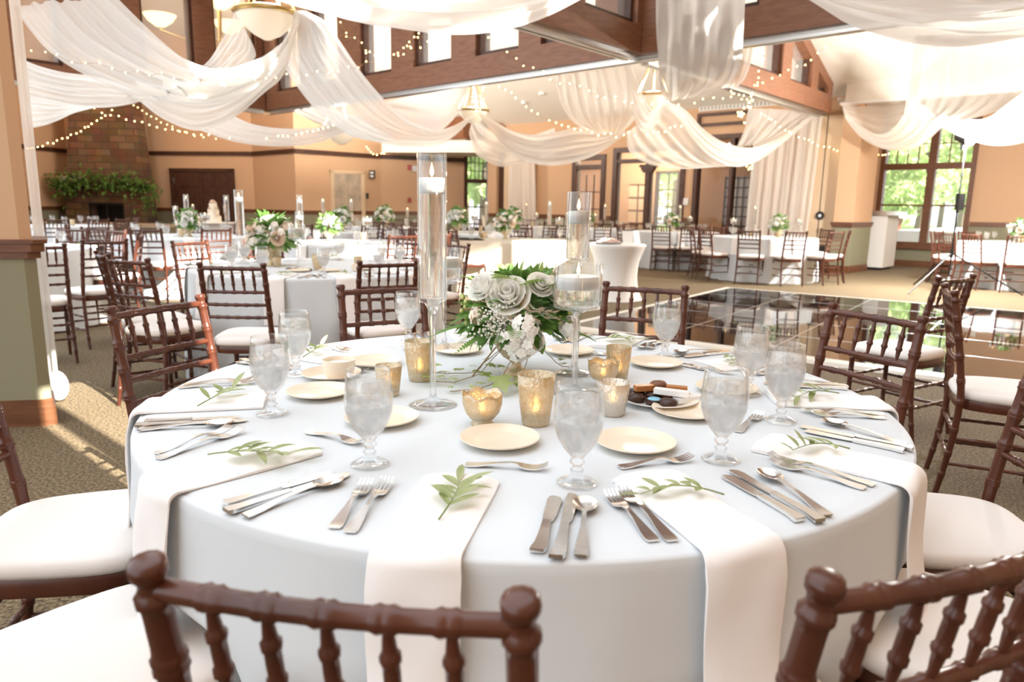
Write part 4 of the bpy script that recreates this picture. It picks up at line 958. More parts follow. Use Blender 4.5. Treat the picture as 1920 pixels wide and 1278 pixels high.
for k, dx, dy, dz, rz, l in (('chocolate_cookie',-.062,-.02,0,0,'dark chocolate cookie at the plate rim by the silvered votive'),('chocolate_cookie',-.055,.028,0,0,'dark chocolate cookie under the caramel bar'),('caramel_bar',-.035,.012,.019,.3,'caramel coloured bar on top of dark cookies'),('iced_cookie',-.045,.06,0,0,'dark cookie with blue icing at the back of the plate'),('iced_cookie',-.018,-.048,0,0,'dark cookie with blue icing at the front of the plate'),
        ('milk_chocolate_cookie',.0,.058,.0,1,'milk chocolate cookie at the back of the pile'),('milk_chocolate_cookie',.012,.05,.018,0,'milk chocolate cookie lying highest on the pile'),('chocolate_cookie',.042,.05,0,0,'dark cookie behind the milk chocolate rounds'),('milk_chocolate_cookie',.035,.012,.0,.5,'milk chocolate round in the middle of the plate'),('milk_chocolate_cookie',.072,.012,.0,2,'milk chocolate round at the plate rim'),
        ('wafer_finger',.030,-.032,.019,-.45,'white wafer finger across the front of the plate'),('wafer_finger',.078,-.03,.003,.5,'white wafer finger at the rim of the plate'),('iced_cookie',.058,-.028,0,.4,'blue iced cookie beneath the white wafers'),('chocolate_cookie',.015,-.066,.0,0,'dark chocolate cookie at the very front rim'),('chocolate_cookie',-.01,.012,.0,0,'dark chocolate cookie in the plate centre'),('caramel_bar',.052,.0,.02,-.3,'caramel bar beside the white wafer')):
    KINDS[k].put(cpos+Vector((dx*.92,dy*.92,dz+.0065)), rz, l, 'cookie', 'cookies on the white plate')

# ------------------------------------------------------------------ the other tables
TAB = []
FARC = []       # (chair loc, rz, table phrase, proto)
def ordinal(k): return ['first','second','third','fourth','fifth','sixth','seventh','eighth','ninth','tenth','eleventh','twelfth'][k]
def px_of(p): c = Vector(p)-CAM; return 960+F*c.dot(RT)/c.dot(FW)
NUM = [0]
def chairs_for(cx, cy, phrase, spec, grp):
    """spec: (angle, radius of backrest, extra turn)"""
    lst = []
    for a, r, off in spec: lst.append((Vector((cx+cos(R(a))*(r-.25), cy+sin(R(a))*(r-.25), 0)), R(a+off)+pi/2))
    lst.sort(key=lambda q: px_of(q[0]))
    for i, (p, rz) in enumerate(lst):
        (CHAIR if p.y < 6.4 else FARCHAIR).put(p, rz, f'dark ballroom chair, {ordinal(i)} from the left at the {phrase}', 'chair', grp)
def dress(cx, cy, phrase, seed, ngob=8, posy=None, stands=(), vot=3, far=True, napk=(), z=TH, rg=.62, ch=None):
    rr = random.Random(seed); Zt = z+.001
    pts = []
    for i in range(ngob):
        a = 2*pi*(i+.35)/ngob+seed; pts.append(Vector((cx+rg*cos(a), cy+rg*sin(a), Zt)))
    pts.sort(key=px_of)
    for i, p in enumerate(pts): (FARGOB if far else GOBLET).put(p, 0, f'water goblet, {ordinal(i)} from the left on the {phrase}', 'goblet', 'goblets on the '+phrase)
    if posy is not None:
        k, dx, dy, s = posy; POSIES[k].put(Vector((cx+dx, cy+dy, Zt)), seed, 'white and green flower arrangement on the '+phrase, 'flowers', 'table flowers', s)
    nst = {}
    for kind, dx, dy in stands:
        pr, cd, zl = kind; p = Vector((cx+dx, cy+dy, Zt)); nst[id(pr)] = nst.get(id(pr),0)+1; w = {id(FT):'tall slender',id(FM):'medium slender',id(FW_):'wide-bowled'}[id(pr)]; o_ = '' if nst[id(pr)] == 1 else 'second '
        pr.put(p, 0, f'{o_}{w} glass candle stand on the {phrase}', 'candle stand', 'far glass candle stands'); cd.put(p+Vector((0,0,zl)), 1, f'floating candle in the {o_}{w} stand on the {phrase}', 'candle', 'floating candles')
    vp = []
    for i in range(vot): a = 2*pi*i/max(vot,1)+seed*1.7; vp.append(Vector((cx+.3*cos(a), cy+.3*sin(a), Zt)))
    vp.sort(key=px_of)
    for i, p in enumerate(vp): (V_TALL,V_LOTUS,V_CUP)[(i+seed) % 3].put(p, 0, f'gold votive glass, {ordinal(i)} from the left on the {phrase}', 'votive', 'votives on the far tables')
    nn = sorted(napk, key=lambda a: cx+cos(R(a)))
    for i, a in enumerate(nn): NAPKINS[i % 4].put(Vector((cx+cos(R(a))*.916, cy+sin(R(a))*.916, Zt)), R(a), f'hanging folded napkin, {ordinal(i)} from the left on the {phrase}', 'napkin', 'napkins on the far tables')
    for i, a in enumerate(nn[:6]):
        if far and i > 2: break
        SPRIGS[i % 4].put(Vector((cx+cos(R(a))*.76, cy+sin(R(a))*.76, Zt+.0105)), R(a)+1, f'sprig on a napkin, {ordinal(i)} from the left on the {phrase}', 'sprig', 'olive sprigs on the far tables')
FT = make_stand(.21,.0345,.36,.058,.50,20); FM = make_stand(.21,.0345,.20,.058,.36,20); FW_ = make_stand(.215,.062,.11,.06,.285,24)
FT_ = (FT, CAND_N, .478); FM_ = (FM, CAND_N, .338); FWW = (FW_, CAND_W, .263)

ph = 'table behind the front one'
ch = [(-91,1.6,0),(-58,1.46,-4),(-121,1.53,10),(-139,1.45,0),(155,1.36,0),(128,1.25,0),(62,1.22,0),(40,1.3,0)]
dn = [(R(a),.10) for a, r, o in ch if r < 1.36]
T2 = table('banquet_table', -1.5, 5.45, 'round table under a pale cloth just behind the front table', 7, dn)
chairs_for(-1.5, 5.45, ph, ch, 'chairs at the '+ph)
dress(-1.5, 5.45, ph, 2, 9, (0,-.36,.02,1.3), ((FT_,-.63,.12),(FWW,-.5,.32),(FWW,-.09,-.22),(FM_,-.28,.5)), 4, False, (-128,-92,-64,-30,20,150,-165,60,95))
for k, dx, dy, l in (('chocolate_cookie',-.12,-.33,'dark cookie lying on the table just behind'),('milk_chocolate_cookie',-.07,-.34,'milk chocolate cookie on the table just behind'),('chocolate_cookie',.03,-.36,'dark cookie below the goblet on the table just behind')): KINDS[k].put(Vector((-1.5+dx,5.45+dy,TH+.001)), 0, l, 'cookie', 'cookies on the second table')
for i, a in enumerate((-92,-64,-30)):
    s = ('nearest the chair facing away','at the near edge','towards the dance floor')[i]
    for pr, nm, t in ((FORK,'dinner fork',-.125),(SALAD,'salad fork',-.165),(KNIFE,'dinner knife',.15),(SPOON,'soup spoon',.19)):
        pr.put(Vector((-1.5+cos(R(a))*.775-sin(R(a))*t, 5.45+sin(R(a))*.775+cos(R(a))*t, TH+.001)), R(a)+pi, f'{nm} {s} on the {ph}', nm.split()[1], 'cutlery on the second table')
    PLATE.put(Vector((-1.5+cos(R(a))*.45, 5.45+sin(R(a))*.45, TH+.001)), 0, f'bread plate {s} on the {ph}', 'plate', 'plates on the second table')
sb2 = copy_tree(sb); sb2.location = (-1.12, 5.1, TH+.001); tag(sb2, 'cream ramekin on the round table just behind the front one', 'bowl')

SPEC = [
 (-4.6,9.9,'table before the fireplace',3,[(-82,1.35,0),(-112,1.36,12),(-150,1.35,0),(150,1.3,0),(110,1.3,0),(72,1.3,0),(30,1.3,0),(-20,1.33,0),(-48,1.33,0)],(2,.15,-.1,1.2),((FT_,-.05,.3),(FM_,-.02,-.1),(FWW,.42,-.2),(FT_,.5,.35)),(-95,-60,-130)),
 (-5.15,6.95,'table beside the wall pillar',5,[(60,1.3,0),(88,1.3,0),(118,1.3,0),(20,1.35,0)],None,(),(-42,30)),
 (-2.1,9.0,'table between second table and lift',8,[(-50,1.34,0),(-20,1.34,0),(-120,1.34,0),(160,1.3,0),(120,1.3,0),(70,1.3,0),(35,1.3,0)],(1,-.25,.1,1.15),((FT_,-.42,-.55),(FWW,-.3,.2),(FWW,.3,-.2)),(-70,-40,-110)),
 (-3.35,12.6,'table before the lift door',11,[(-90,1.32,0),(-140,1.3,0),(-40,1.3,0),(90,1.3,0),(140,1.3,0),(40,1.3,0)],(0,.35,-.1,1.35),((FT_,-.05,.2),(FT_,.45,.2)),(-80,-30)),
 (-2.75,15.4,'far table under the fire alarm',14,[(-90,1.3,0),(-130,1.3,0),(-50,1.3,0),(90,1.3,0),(20,1.3,0)],(2,.0,-.1,1.45),((FM_,.45,.1),),(-80,-40)),
 (-.85,12.9,'table before the narrow window',17,[(-120,1.32,0),(-150,1.3,0),(90,1.3,0),(140,1.3,0),(40,1.3,0)],(1,-.15,-.2,1.45),((FT_,.35,.1),(FM_,-.05,.25),(FWW,.15,-.1)),(-100,-60)),
 (.2,17.6,'far table before the draped partition',20,[(-60,1.3,0),(-110,1.3,0),(-20,1.3,0),(80,1.3,0),(150,1.3,0)],(0,-.2,-.1,1.5),((FT_,.1,.1),(FM_,-.25,.2),(FWW,.35,0)),(-80,-40)),
 (1.95,17.0,'table before the muntined door',23,[(-90,1.32,0),(-60,1.3,0),(-130,1.3,0),(0,1.3,0),(100,1.3,0)],(1,-.2,.0,1.2),((FT_,.2,0),(FWW,.0,.2)),(-80,-40)),
 (3.5,15.5,'table before the glazed doors',26,[(-115,1.32,0),(-90,1.32,0),(-60,1.3,0),(-165,1.3,0),(60,1.3,0),(120,1.3,0)],(0,-.1,.0,1.25),((FT_,.1,.1),(FM_,-.15,0),(FWW,-.35,.1),(FWW,.3,0)),(-95,-50)),
 (4.6,13.1,'table before the sheer curtain',29,[(-120,1.34,0),(-88,1.34,0),(-158,1.34,0),(178,1.34,0),(-50,1.36,-14),(-22,1.4,0),(15,1.33,0),(130,1.3,0),(60,1.3,0)],(1,.2,-.1,1.3),((FT_,-.15,.2),(FM_,.45,.25),(FWW,.6,.0),(FWW,-.5,.3)),(-75,-100,-140)),
 (8.75,12.35,'table near the tall window',32,[(-178,1.34,10),(-125,1.36,0),(-152,1.34,-15),(-98,1.34,0),(150,1.34,0),(125,1.34,0),(95,1.3,0)],(0,.0,.0,1.3),((FWW,-.35,-.2),),(-150,-115,-100)),
 (-8.4,13.2,'far left table by the wall',35,[(-90,1.3,0),(-30,1.3,0),(40,1.3,0),(100,1.3,0),(-60,1.34,8),(-8,1.3,0)],None,(),(-60,)),
]
for (x, y, phr, sd, chs, posy, st, nk) in SPEC:
    table('banquet_table', x, y, 'round cloth-covered '+phr, sd, [(R(a),.09) for a, r, o in chs if r < 1.335], na=200)
    chairs_for(x, y, 'far rim of the pillar table' if sd == 5 else phr, chs, 'chairs at the '+phr); dress(x, y, phr, sd, 8, posy, st, 2, True, nk)
# cream rectangular head table
ht = empty('head_table', (.18,10.55,0), R(9), 'long rectangular table under an ivory pleated cloth', 'table')
m = MB(); rows = []; per = []
a, b = 1.05, .42
def rect_loop(o, z, amp):
    pts = []
    N = 300
    for i in range(N):
        s = i/N*4*(a+b); 
        if s < 2*a: x, y, nx, ny = -a+s, -b, 0, -1
        elif s < 2*a+2*b: x, y, nx, ny = a, -b+(s-2*a), 1, 0
        elif s < 4*a+2*b: x, y, nx, ny = a-(s-2*a-2*b), b, 0, 1
        else: x, y, nx, ny = -a, b-(s-4*a-2*b), -1, 0
        k = o+amp*(.6*sin(s*17+sin(s*5))+.4*sin(s*29+1)); pts.append((x+nx*k, y+ny*k, z))
    return pts
for o_, z_, am in ((-.4,.765,0),(-.02,.765,0),(0,.76,.0),(.006,.70,.004),(.012,.5,.014),(.02,.25,.024),(.03,.006,.032)): rows.append(rect_loop(o_,z_,am))
m.grid(rows, True); m.add([(-a,-b,.7645),(a,-b,.7645),(a,b,.7645),(-a,b,.7645)], [(0,1,2,3)]); m.build('tablecloth', M['ivory'], ht, ang=None)
for i, (dx, dy) in enumerate(((-.8,-.1),(-.55,.15),(-.25,-.2),(.2,.1),(.5,-.1),(.75,.2))): FARGOB.put(Vector((.18+dx,10.55+dy,TH+.001)), 0, f'goblet, {ordinal(i)} from the left on the ivory head table', 'goblet', 'goblets on the head table')
POSIES[0].put((-.12,10.6,TH+.001), 2, 'white and green flower arrangement on the ivory head table', 'flowers', 'table flowers', 1.35)
for kind, dx, lab in ((FT_,.35,'tall'),(FM_,.62,'medium'),(FWW,.5,'wide-bowled')):
    FX = kind; FX[0].put((.18+dx,10.72,TH+.001), 0, f'{lab} glass candle stand on the ivory head table', 'candle stand', 'far glass candle stands'); FX[1].put((.18+dx,10.72,TH+.001+FX[2]), 1, f'floating candle in the {lab} stand on the head table', 'candle', 'floating candles')
V_LOTUS.put((-.45,10.45,TH+.001), 0, 'amber votive bowl on the ivory head table', 'votive', 'votives on the far tables', 1.4)
for i, (x, y, rz, l) in enumerate(((-.62,10.02,-1.15,'standing alone at the near corner of the ivory table'),(.15,11.45,pi+.1,'behind the ivory head table, turned to the camera'),(.75,11.5,pi,'behind the ivory head table, nearest the cocktail table'),(-1.05,10.75,-pi/2,'at the end of the ivory head table'))): FARCHAIR.put((x,y,0), rz, 'dark ballroom chair '+l, 'chair', 'chairs at the head table')
# spandex cocktail table
ct = empty('cocktail_table', (1.42,9.75,0), 0, 'round table in a tight white stretch cover, flared top and foot', 'table')
def wob4(a, z):
    k = max(0, 1-z/.5)**1.2; return 1+.10*k*(abs(cos(2*a))**.6-.6)
m = MB(); m.lathe([(.0005,.765),(.37,.765),(.388,.758),(.39,.74),(.372,.70),(.335,.62),(.305,.52),(.288,.42),(.282,.32),(.29,.22),(.312,.12),(.345,.03),(.36,.004)], 64, wob=wob4); m.build('stretch_cover', M['spandex'], ct, ang=None)
pc = empty('sweets_tray', (1.28,9.62,.767), 0, 'silver tray of pink wrapped sweets on the white stretch-covered table', 'tray')
m = MB(); m.lathe([(.0005,0),(.16,0),(.185,.018),(.18,.018),(.155,.006),(.0005,.006)], 28); m.build('tray', M['alu'], pc)
m = MB(); rr = random.Random(4)
for i in range(90): a = rr.uniform(0,6.28); q = .15*sqrt(rr.random()); m.ball((q*cos(a),q*sin(a),.015+.055*(1-(q/.15)**2)*rr.random()+.01), .017, 6, 4, (1.3,.8,.7))
tag(m.build('wrapped_sweets', M['pinkcandy'], pc), kind='stuff')
for i, (x, y, rz) in enumerate(((1.56,9.78,.3),(1.66,9.66,.9))):
    m = MB(); m.box((0,.0,.085),(.15,.012,.17),Matrix.Rotation(R(-12),3,'X')); c = tag(m.build('folded_card', M['white'], None, smooth=False, loc=(x,y,.768), rz=rz), ('large','second')[i]+' white card standing on the stretch-covered table', 'card')
# cake table and cake
ckx, cky = -6.95, 16.6
ck = empty('cake_table', (ckx,cky,0), 0, 'small round cake table under a white cloth before the double doors', 'table')
round_cloth(.60,.765,9,(),160).build('tablecloth', M['napkin'], ck, ang=None)
k = empty('wedding_cake', (ckx,cky,.766), 0, 'three-tier ivory wedding cake with roses before the double doors', 'cake')
z = 0
for r_, h in ((.165,.15),(.125,.15),(.09,.14)):
    m = MB(); m.lathe([(.0005,z),(r_,z),(r_+.004,z+.008),(r_,z+.014),(r_,z+h-.01),(r_-.01,z+h),(.0005,z+h)], 32); m.build('cake_tier', M['ivory'], k); z += h
m = MB()
for i, (x, y, zz, s) in enumerate(((0,-.02,.47,.05),(.04,.0,.45,.035),(.10,-.06,.33,.035),(-.10,-.10,.17,.035),(.14,-.1,.17,.03),(-.05,-.09,.32,.028))): rose_into(m, Vector((x,y,zz)), (x,y-.2,.6), s, i)
m.build('cake_flowers', M['blush'], k, ang=None)
for i, (dx, dy) in enumerate(((-.38,-.2),(.35,-.2))): FM_[0].put((ckx+dx,cky+dy,.767), 0, ('slender','second slender')[i]+' candle stand beside the wedding cake', 'candle stand', 'far glass candle stands'); CAND_N.put((ckx+dx,cky+dy,.767+.338), 0, ('candle','second candle')[i]+' floating in a stand beside the wedding cake', 'candle', 'floating candles')
# sundry chairs pushed together by the front right
def chair_tops(p, q, lab, pr=CHAIR, grp='chairs at the right edge'):
    a, b = at(*p,.92), at(*q,.92); d = (b-a); d.z = 0; d.normalize(); f = Vector((-d.y,d.x,0)); c = (a+b)/2+f*.255; c.z = 0
    pr.put(c, atan2(f.y,f.x)-pi/2, lab, 'chair', grp)
chair_tops((1770,528),(1797,548), 'dark wooden ballroom chair seen side-on with white seat, at the right edge')
chair_tops((1770,517),(1814,514), 'dark wooden ballroom chair just behind the side-on one at the right edge')
def chair_at(px, py, face, lab, grp, pr=CHAIR):
    c = at(px, py, .92); f = Vector((cos(R(face)), sin(R(face)), 0)); c = c+f*.255; c.z = 0; pr.put(c, R(face)-pi/2, lab, 'chair', grp)
chair_at(196,448,143,'dark ballroom chair side-on with white seat, drawn back from the table beside the pillar','chairs at the table beside the wall pillar')
chair_at(68,457,128,'dark ballroom chair partly cut off by the wall pillar','chairs at the table beside the wall pillar')
# light stand with flash head
L0 = Vector((6.98,11.35,0)); ls = empty('light_stand', L0, 0, 'tall black light stand with a bright flash head before the window', 'light stand')
m = MB(); m.tube([(0,0,.25),(0,0,2.28)], .012, 8); m.build('pole', M['black'], ls)
for i, a in enumerate((-151,-25,88)):
    m = MB(); m.tube([(0,0,.62),(cos(R(a))*1.02,sin(R(a))*1.02,.012)], .012, 6); m.build('leg', M['black'], ls)
m = MB(); m.tube([(0,0,.55),(0,0,.68)], .025, 10); m.tube([(0,0,1.25),(0,0,1.32)], .02, 10); m.tube([(0,0,1.8),(0,0,1.86)], .018, 10); m.build('collars', M['black'], ls)
m = MB(); m.box((.0,-.04,1.42),(.09,.10,.25)); m.build('battery_pack', M['black'], ls, smooth=False)
m = MB(); m.tube([(0,.22,2.43),(0,-.10,2.35)], [.07,.08], 14); m.box((0,.05,2.29),(.06,.08,.14)); m.build('flash_head', M['black'], ls)
m = MB(); d = Vector((0,-.32,-.08)).normalized(); x = Vector((1,0,0)); y = d.cross(x); c = Vector((0,-.105,2.348)); m.add([c+x*.08*cos(2*pi*i/18)+y*.08*sin(2*pi*i/18) for i in range(18)], [tuple(range(18))]); m.build('flash_face', M['strobe'], ls, smooth=False)
# ------------------------------------------------------------------ draped voile under the beams
def cr(P, t):
    n = len(P)-1; x = min(max(t*n,0),n-1e-6); i = int(x); f = x-i
    p0, p1, p2, p3 = P[max(i-1,0)], P[i], P[i+1], P[min(i+2,n)]
    return .5*((2*p1)+(p2-p0)*f+(2*p0-5*p1+4*p2-p3)*f*f+(3*p1-p0-3*p2+p3)*f*f*f)
def drape(label, top, bot, Yt=None, Yb=None, nf=7, amp=.05, na=70, nb=56, mk='sheer', seed=0, pinch=(.35,.35), name='fabric_drape', group='voile drapes hung from the beams', belly=.0, folds=None, ease=None):
    """top and bot are rails running along the cloth, as (x, y, depth) seen in the photo; folds run along the rails"""
    rr = random.Random(seed); T = [atY(*p) for p in top]; B = [atY(*p) for p in bot]
    ph = [rr.uniform(0,6.28) for _ in range(5)]; rows = []
    for i in range(na+1):
        s = i/na; a, b = cr(T,s), cr(B,s); nrm = (b-a).cross(cr(T,min(1,s+.02))-cr(T,max(0,s-.02)))
        nrm = nrm.normalized() if nrm.length > 1e-9 else Vector((0,-1,0)); wid = (b-a).length
        if nrm.y > 0: nrm = -nrm
        env = min(1, wid/.5)*(pinch[0]+(1-pinch[0])*min(1,s*4))*(pinch[1]+(1-pinch[1])*min(1,(1-s)*4)); row = []
        for j in range(nb+1):
            t = j/nb; e = t if not ease else t**ease
            w = amp*env*(.55*sin(2*pi*nf*t+ph[0]+1.2*sin(2*pi*s+ph[1]))+.35*sin(2*pi*(nf*1.7)*t+ph[2]+2*s)+.3*sin(2*pi*2.3*t+ph[3]+3*s))
            w2 = .3*w
            row.append(a.lerp(b,e)+nrm*(w+belly*sin(pi*t)*env)+Vector((0,0,w2)))
        rows.append(row)
    m = MB(); m.grid(rows); o = m.build(name, M[mk], None, ang=None); return tag(o, label, 'drape', group)
A9 = lambda x, y: (x, y, atV(x, y, 8.25).y)      # depth of the cross beam at a pixel
drape('broad voile swag sweeping from the left beam up to the bowl pendant', [(215,-8,4.4),(300,72,4.9),(365,118,5.5),(430,136,6.0),(490,118,6.5),(530,80,6.9),(556,30,7.1)], [(22,10,4.2),(88,92,4.6),(165,140,5.0),(240,172,5.4),(320,184,5.8),(400,178,6.2),(480,150,6.6),(530,95,6.9),(560,32,7.1)], nf=6, amp=.07, seed=1)
drape('lower swag layer hanging under the broad left swag below the pendant', [(255,150,7.6),(310,172,7.6),(372,186,7.5),(440,172,7.4),(500,130,7.3),(540,80,7.2),(560,34,7.2)], [(262,190,7.6),(310,225,7.6),(372,245,7.5),(432,222,7.4),(490,172,7.3),(533,128,7.2),(562,40,7.2)], nf=5, amp=.06, seed=2, mk='sheer2')
drape('long low voile swag along the left side under the truss', [(32,106,4.6),(75,124,5.2),(120,135,5.8),(170,142,6.5),(230,158,7.2),(300,170,7.8)], [(38,178,4.6),(95,191,5.2),(160,201,5.8),(215,200,6.5),(262,192,7.2),(330,182,7.8)], nf=6, amp=.05, seed=3, mk='sheer2')
drape('bright short voile swag at the far left behind the long one', [(40,176,6.5),(90,186,7.0),(140,196,7.6),(190,198,8.4)], [(44,243,6.5),(95,232,7.0),(135,212,7.6),(185,200,8.4)], nf=5, amp=.05, seed=4, mk='sheer2')
drape('tied voile panel fanning down from the bowl pendant', [(572,20,7.2),(612,42,7.5),(640,80,8.0),(672,126,8.8),(705,168,9.6),(740,205,10.6),(780,232,11.5),(825,243,12.4),(868,228,13.2),(893,208,14.0)], [(552,20,7.2),(540,70,7.4),(532,118,7.7),(560,165,8.3),(600,212,9.0),(645,246,9.8),(700,266,10.7),(760,274,11.6),(830,268,12.6),(895,212,14.0)], nf=8, amp=.08, seed=5)
drape('upper tail of voile wrapped over the pendant rim', [(440,20,7.0),(425,60,7.0),(405,92,6.9),(380,122,6.7)], [(470,75,6.9),(475,105,6.8),(450,125,6.7),(425,138,6.6)], nf=6, amp=.03, seed=6)
drape('gathered voile valance tacked along the cross beam', [A9(722,190),A9(770,181),A9(825,171),A9(878,160)], [(735,208,12.2),(770,235,12.0),(820,246,12.0),(866,206,12.3)], nf=1.5, amp=.02, seed=7, na=90, nb=30)
drape('white voile swag falling from the end of the cross beam', [A9(545,207),(600,232,13.6),(660,258,13.0),(720,268,12.6)], [A9(596,199),(650,216,13.6),(700,240,13.0),(740,262,12.6)], nf=4, amp=.05, seed=8, mk='sheer2')
drape('low pale swag crossing in front of the tan wall', [(432,214,10.5),(470,231,10.8),(520,240,11.2),(575,241,11.6),(625,232,12.0),(680,215,12.4)], [(372,243,10.3),(430,263,10.7),(490,273,11.1),(550,274,11.5),(605,265,11.9),(668,238,12.4)], nf=5, amp=.05, seed=9, mk='sheer2')
drape('large overhead voile swag crossing the top above the flowers', [(440,-60,5.6),(600,-45,5.7),(760,-35,5.8),(900,-40,5.9),(1040,-60,6.0),(1180,-110,6.1)], [(500,-8,5.4),(580,20,5.4),(650,41,5.4),(740,57,5.5),(840,62,5.6),(930,53,5.7),(1012,33,5.8),(1100,-8,5.9)], nf=5, amp=.05, seed=10, mk='sheer2')
drape('tall voile panel hanging straight down beside the beam crossing', [(1230,-20,7.7),(1232,50,8.1),(1234,110,8.7),(1237,160,9.9),(1246,190,11.4)], [(1398,-20,7.3),(1394,60,7.5),(1389,115,8.2),(1375,150,9.7),(1318,180,11.4)], nf=4, amp=.06, seed=11, mk='sheer2')
drape('second voile layer behind the tall panel', [(1360,85,10.6),(1352,125,10.8),(1345,150,11.0),(1340,168,11.2)], [(1412,80,10.4),(1407,120,10.7),(1398,148,11.0),(1383,162,11.2)], nf=3, amp=.03, seed=12)
drape('pleated voile hanging from the partition track right of centre', [(1042,136,11.0),(1045,165,11.3),(1055,200,11.7),(1074,226,12.1),(1108,246,12.4)], [(1182,115,10.3),(1196,155,10.8),(1200,190,11.4),(1190,222,12.0),(1166,250,12.4)], nf=8, amp=.06, seed=13, pinch=(1,.5))
drape('voile looped between the pleated panel and the ring pendant', [(1182,118,10.4),(1200,165,10.9),(1222,206,11.3),(1238,188,11.7),(1248,178,11.8)], [(1172,118,10.4),(1180,185,11.0),(1200,246,11.5),(1232,232,11.8),(1250,190,11.9)], nf=4, amp=.04, seed=14)
drape('deep central swag between the two ring pendants', [(896,208,14.0),(928,228,13.9),(965,247,13.6),(1005,255,13.3),(1048,247,13.0),(1085,236,12.8),(1130,243,12.7),(1174,246,12.6)], [(896,212,14.0),(922,247,13.8),(950,280,13.6),(985,302,13.3),(1025,308,13.0),(1070,303,12.8),(1120,287,12.7),(1174,251,12.6)], nf=5, amp=.07, seed=15, mk='sheer2')
drape('smaller grey swag tucked behind the deep central one', [(888,212,14.8),(905,235,14.9),(930,252,15.0),(962,268,15.1),(995,285,15.2)], [(879,250,14.8),(890,285,14.9),(915,304,15.0),(948,312,15.1),(1000,298,15.2)], nf=3, amp=.06, seed=16)
drape('voile curtain gathered behind the deep central swag', [(940,244,15.6),(965,248,15.5),(1000,252,15.4),(1040,240,15.2)], [(958,262,15.6),(985,290,15.5),(1010,290,15.4),(1045,270,15.2)], nf=3, amp=.04, seed=17)
drape('long swag falling from the tall panel towards the sheer curtain', [(1252,190,11.9),(1284,206,12.2),(1316,240,12.6),(1350,264,13.0),(1385,275,13.4),(1418,275,13.8),(1455,262,14.2),(1490,240,14.6),(1534,205,15.0)], [(1250,192,11.9),(1274,222,12.2),(1298,258,12.6),(1330,291,13.0),(1365,310,13.4),(1395,311,13.8),(1430,296,14.2),(1475,262,14.6),(1534,214,15.0)], nf=5, amp=.07, seed=18, mk='sheer2')
drape('thin triangular voile hanging between the knot and the long swag', [(1250,192,12.1),(1285,215,12.5),(1315,262,12.9),(1350,300,13.3),(1385,311,13.5)], [(1174,250,12.3),(1180,282,12.6),(1205,303,12.9),(1250,315,13.2),(1330,313,13.5)], nf=4, amp=.05, seed=19)
drape('hanging voile tail pinned to the track in front of the curtain', [(1404,203,14.8),(1398,235,14.7),(1388,262,14.4),(1380,276,14.2)], [(1535,206,15.1),(1512,222,15.0),(1480,247,14.7),(1440,270,14.3)], nf=5, amp=.04, seed=20)
drape('voile swag pinned to the header beside the big window', [(1577,193,14.6),(1620,190,14.6),(1660,188,14.5),(1692,184,14.3)], [(1585,222,14.5),(1625,262,14.2),(1668,283,13.8),(1770,236,12.6)], nf=5, amp=.05, seed=21, na=80)
drape('bright lower swag between the header and the hanging voile', [(1582,205,14.3),(1608,232,14.1),(1640,250,13.8),(1668,246,13.4),(1695,215,12.8),(1712,180,12.3)], [(1585,222,14.3),(1612,255,14.1),(1648,277,13.8),(1685,283,13.4),(1725,274,12.9),(1772,234,12.2)], nf=4, amp=.05, seed=22, mk='sheer2')
drape('great hanging voile bag at the upper right', [(1716,66,8.6),(1708,130,8.8),(1700,185,9.0),(1696,218,9.2),(1712,230,9.3)], [(1935,66,7.6),(1935,110,7.8),(1930,160,8.2),(1880,205,8.7),(1790,231,9.1)], nf=5, amp=.08, seed=23)
drape('overhead voile swag filling the top right corner', [(1480,-60,5.6),(1600,-60,5.5),(1720,-60,5.3),(1840,-60,5.1),(1990,-60,5.0)], [(1505,-8,5.5),(1560,20,5.4),(1615,46,5.3),(1690,67,5.2),(1780,78,5.1),(1860,76,5.0),(1990,55,4.9)], nf=5, amp=.06, seed=24, mk='sheer2')
drape('bright swag leaving the picture over the tan wall', [(1760,215,11.4),(1800,222,11.0),(1850,222,10.5),(1900,190,10.0),(1945,150,9.6)], [(1768,238,11.4),(1806,258,11.0),(1850,271,10.5),(1898,272,10.0),(1945,262,9.6)], nf=4, amp=.05, seed=25, mk='sheer2')
def vpanel(label, tl, tr, bl, br, mk='curtain', nf=7, amp=.05, seed=0, name='sheer_curtain', cat='curtain', grp=None):
    """hanging curtain: corner points in the hall"""
    rr = random.Random(seed); ph = [rr.uniform(0,6) for _ in range(4)]; rows = []; n = (tr-tl).cross(Vector((0,0,1))).normalized()
    for i in range(41):
        s = i/40; a, b = tl.lerp(bl,s), tr.lerp(br,s); row = []
        for j in range(91):
            t = j/90; w = amp*(.6*sin(2*pi*nf*t+ph[0]+.8*s)+.4*sin(2*pi*nf*1.6*t+ph[1]-.6*s)); row.append(a.lerp(b,t)+n*w)
        rows.append(row)
    m = MB(); m.grid(rows); return tag(m.build(name, M[mk], None, ang=None), label, cat, grp)
cu0, cu1 = uv(atV(1412,300,15.45))[0], uv(atV(1536,300,15.45))[0]
vpanel('sheer white curtain hanging to the floor beside the folded partition', W(cu0,15.45,3.3), W(cu1,15.45,3.3), W(cu0-.05,15.45,.03), W(cu1-.12,15.45,.03), nf=7, amp=.05, seed=3)
cu2, cu3 = uv(atV(952,300,15.4))[0], uv(atV(1004,300,15.4))[0]
vpanel('white curtain gathered over the far partition panel', W(cu2,15.4,2.95), W(cu3-.05,15.4,2.95), W(cu2,15.4,.03), W(cu3+.1,15.4,.03), nf=6, amp=.05, seed=5)
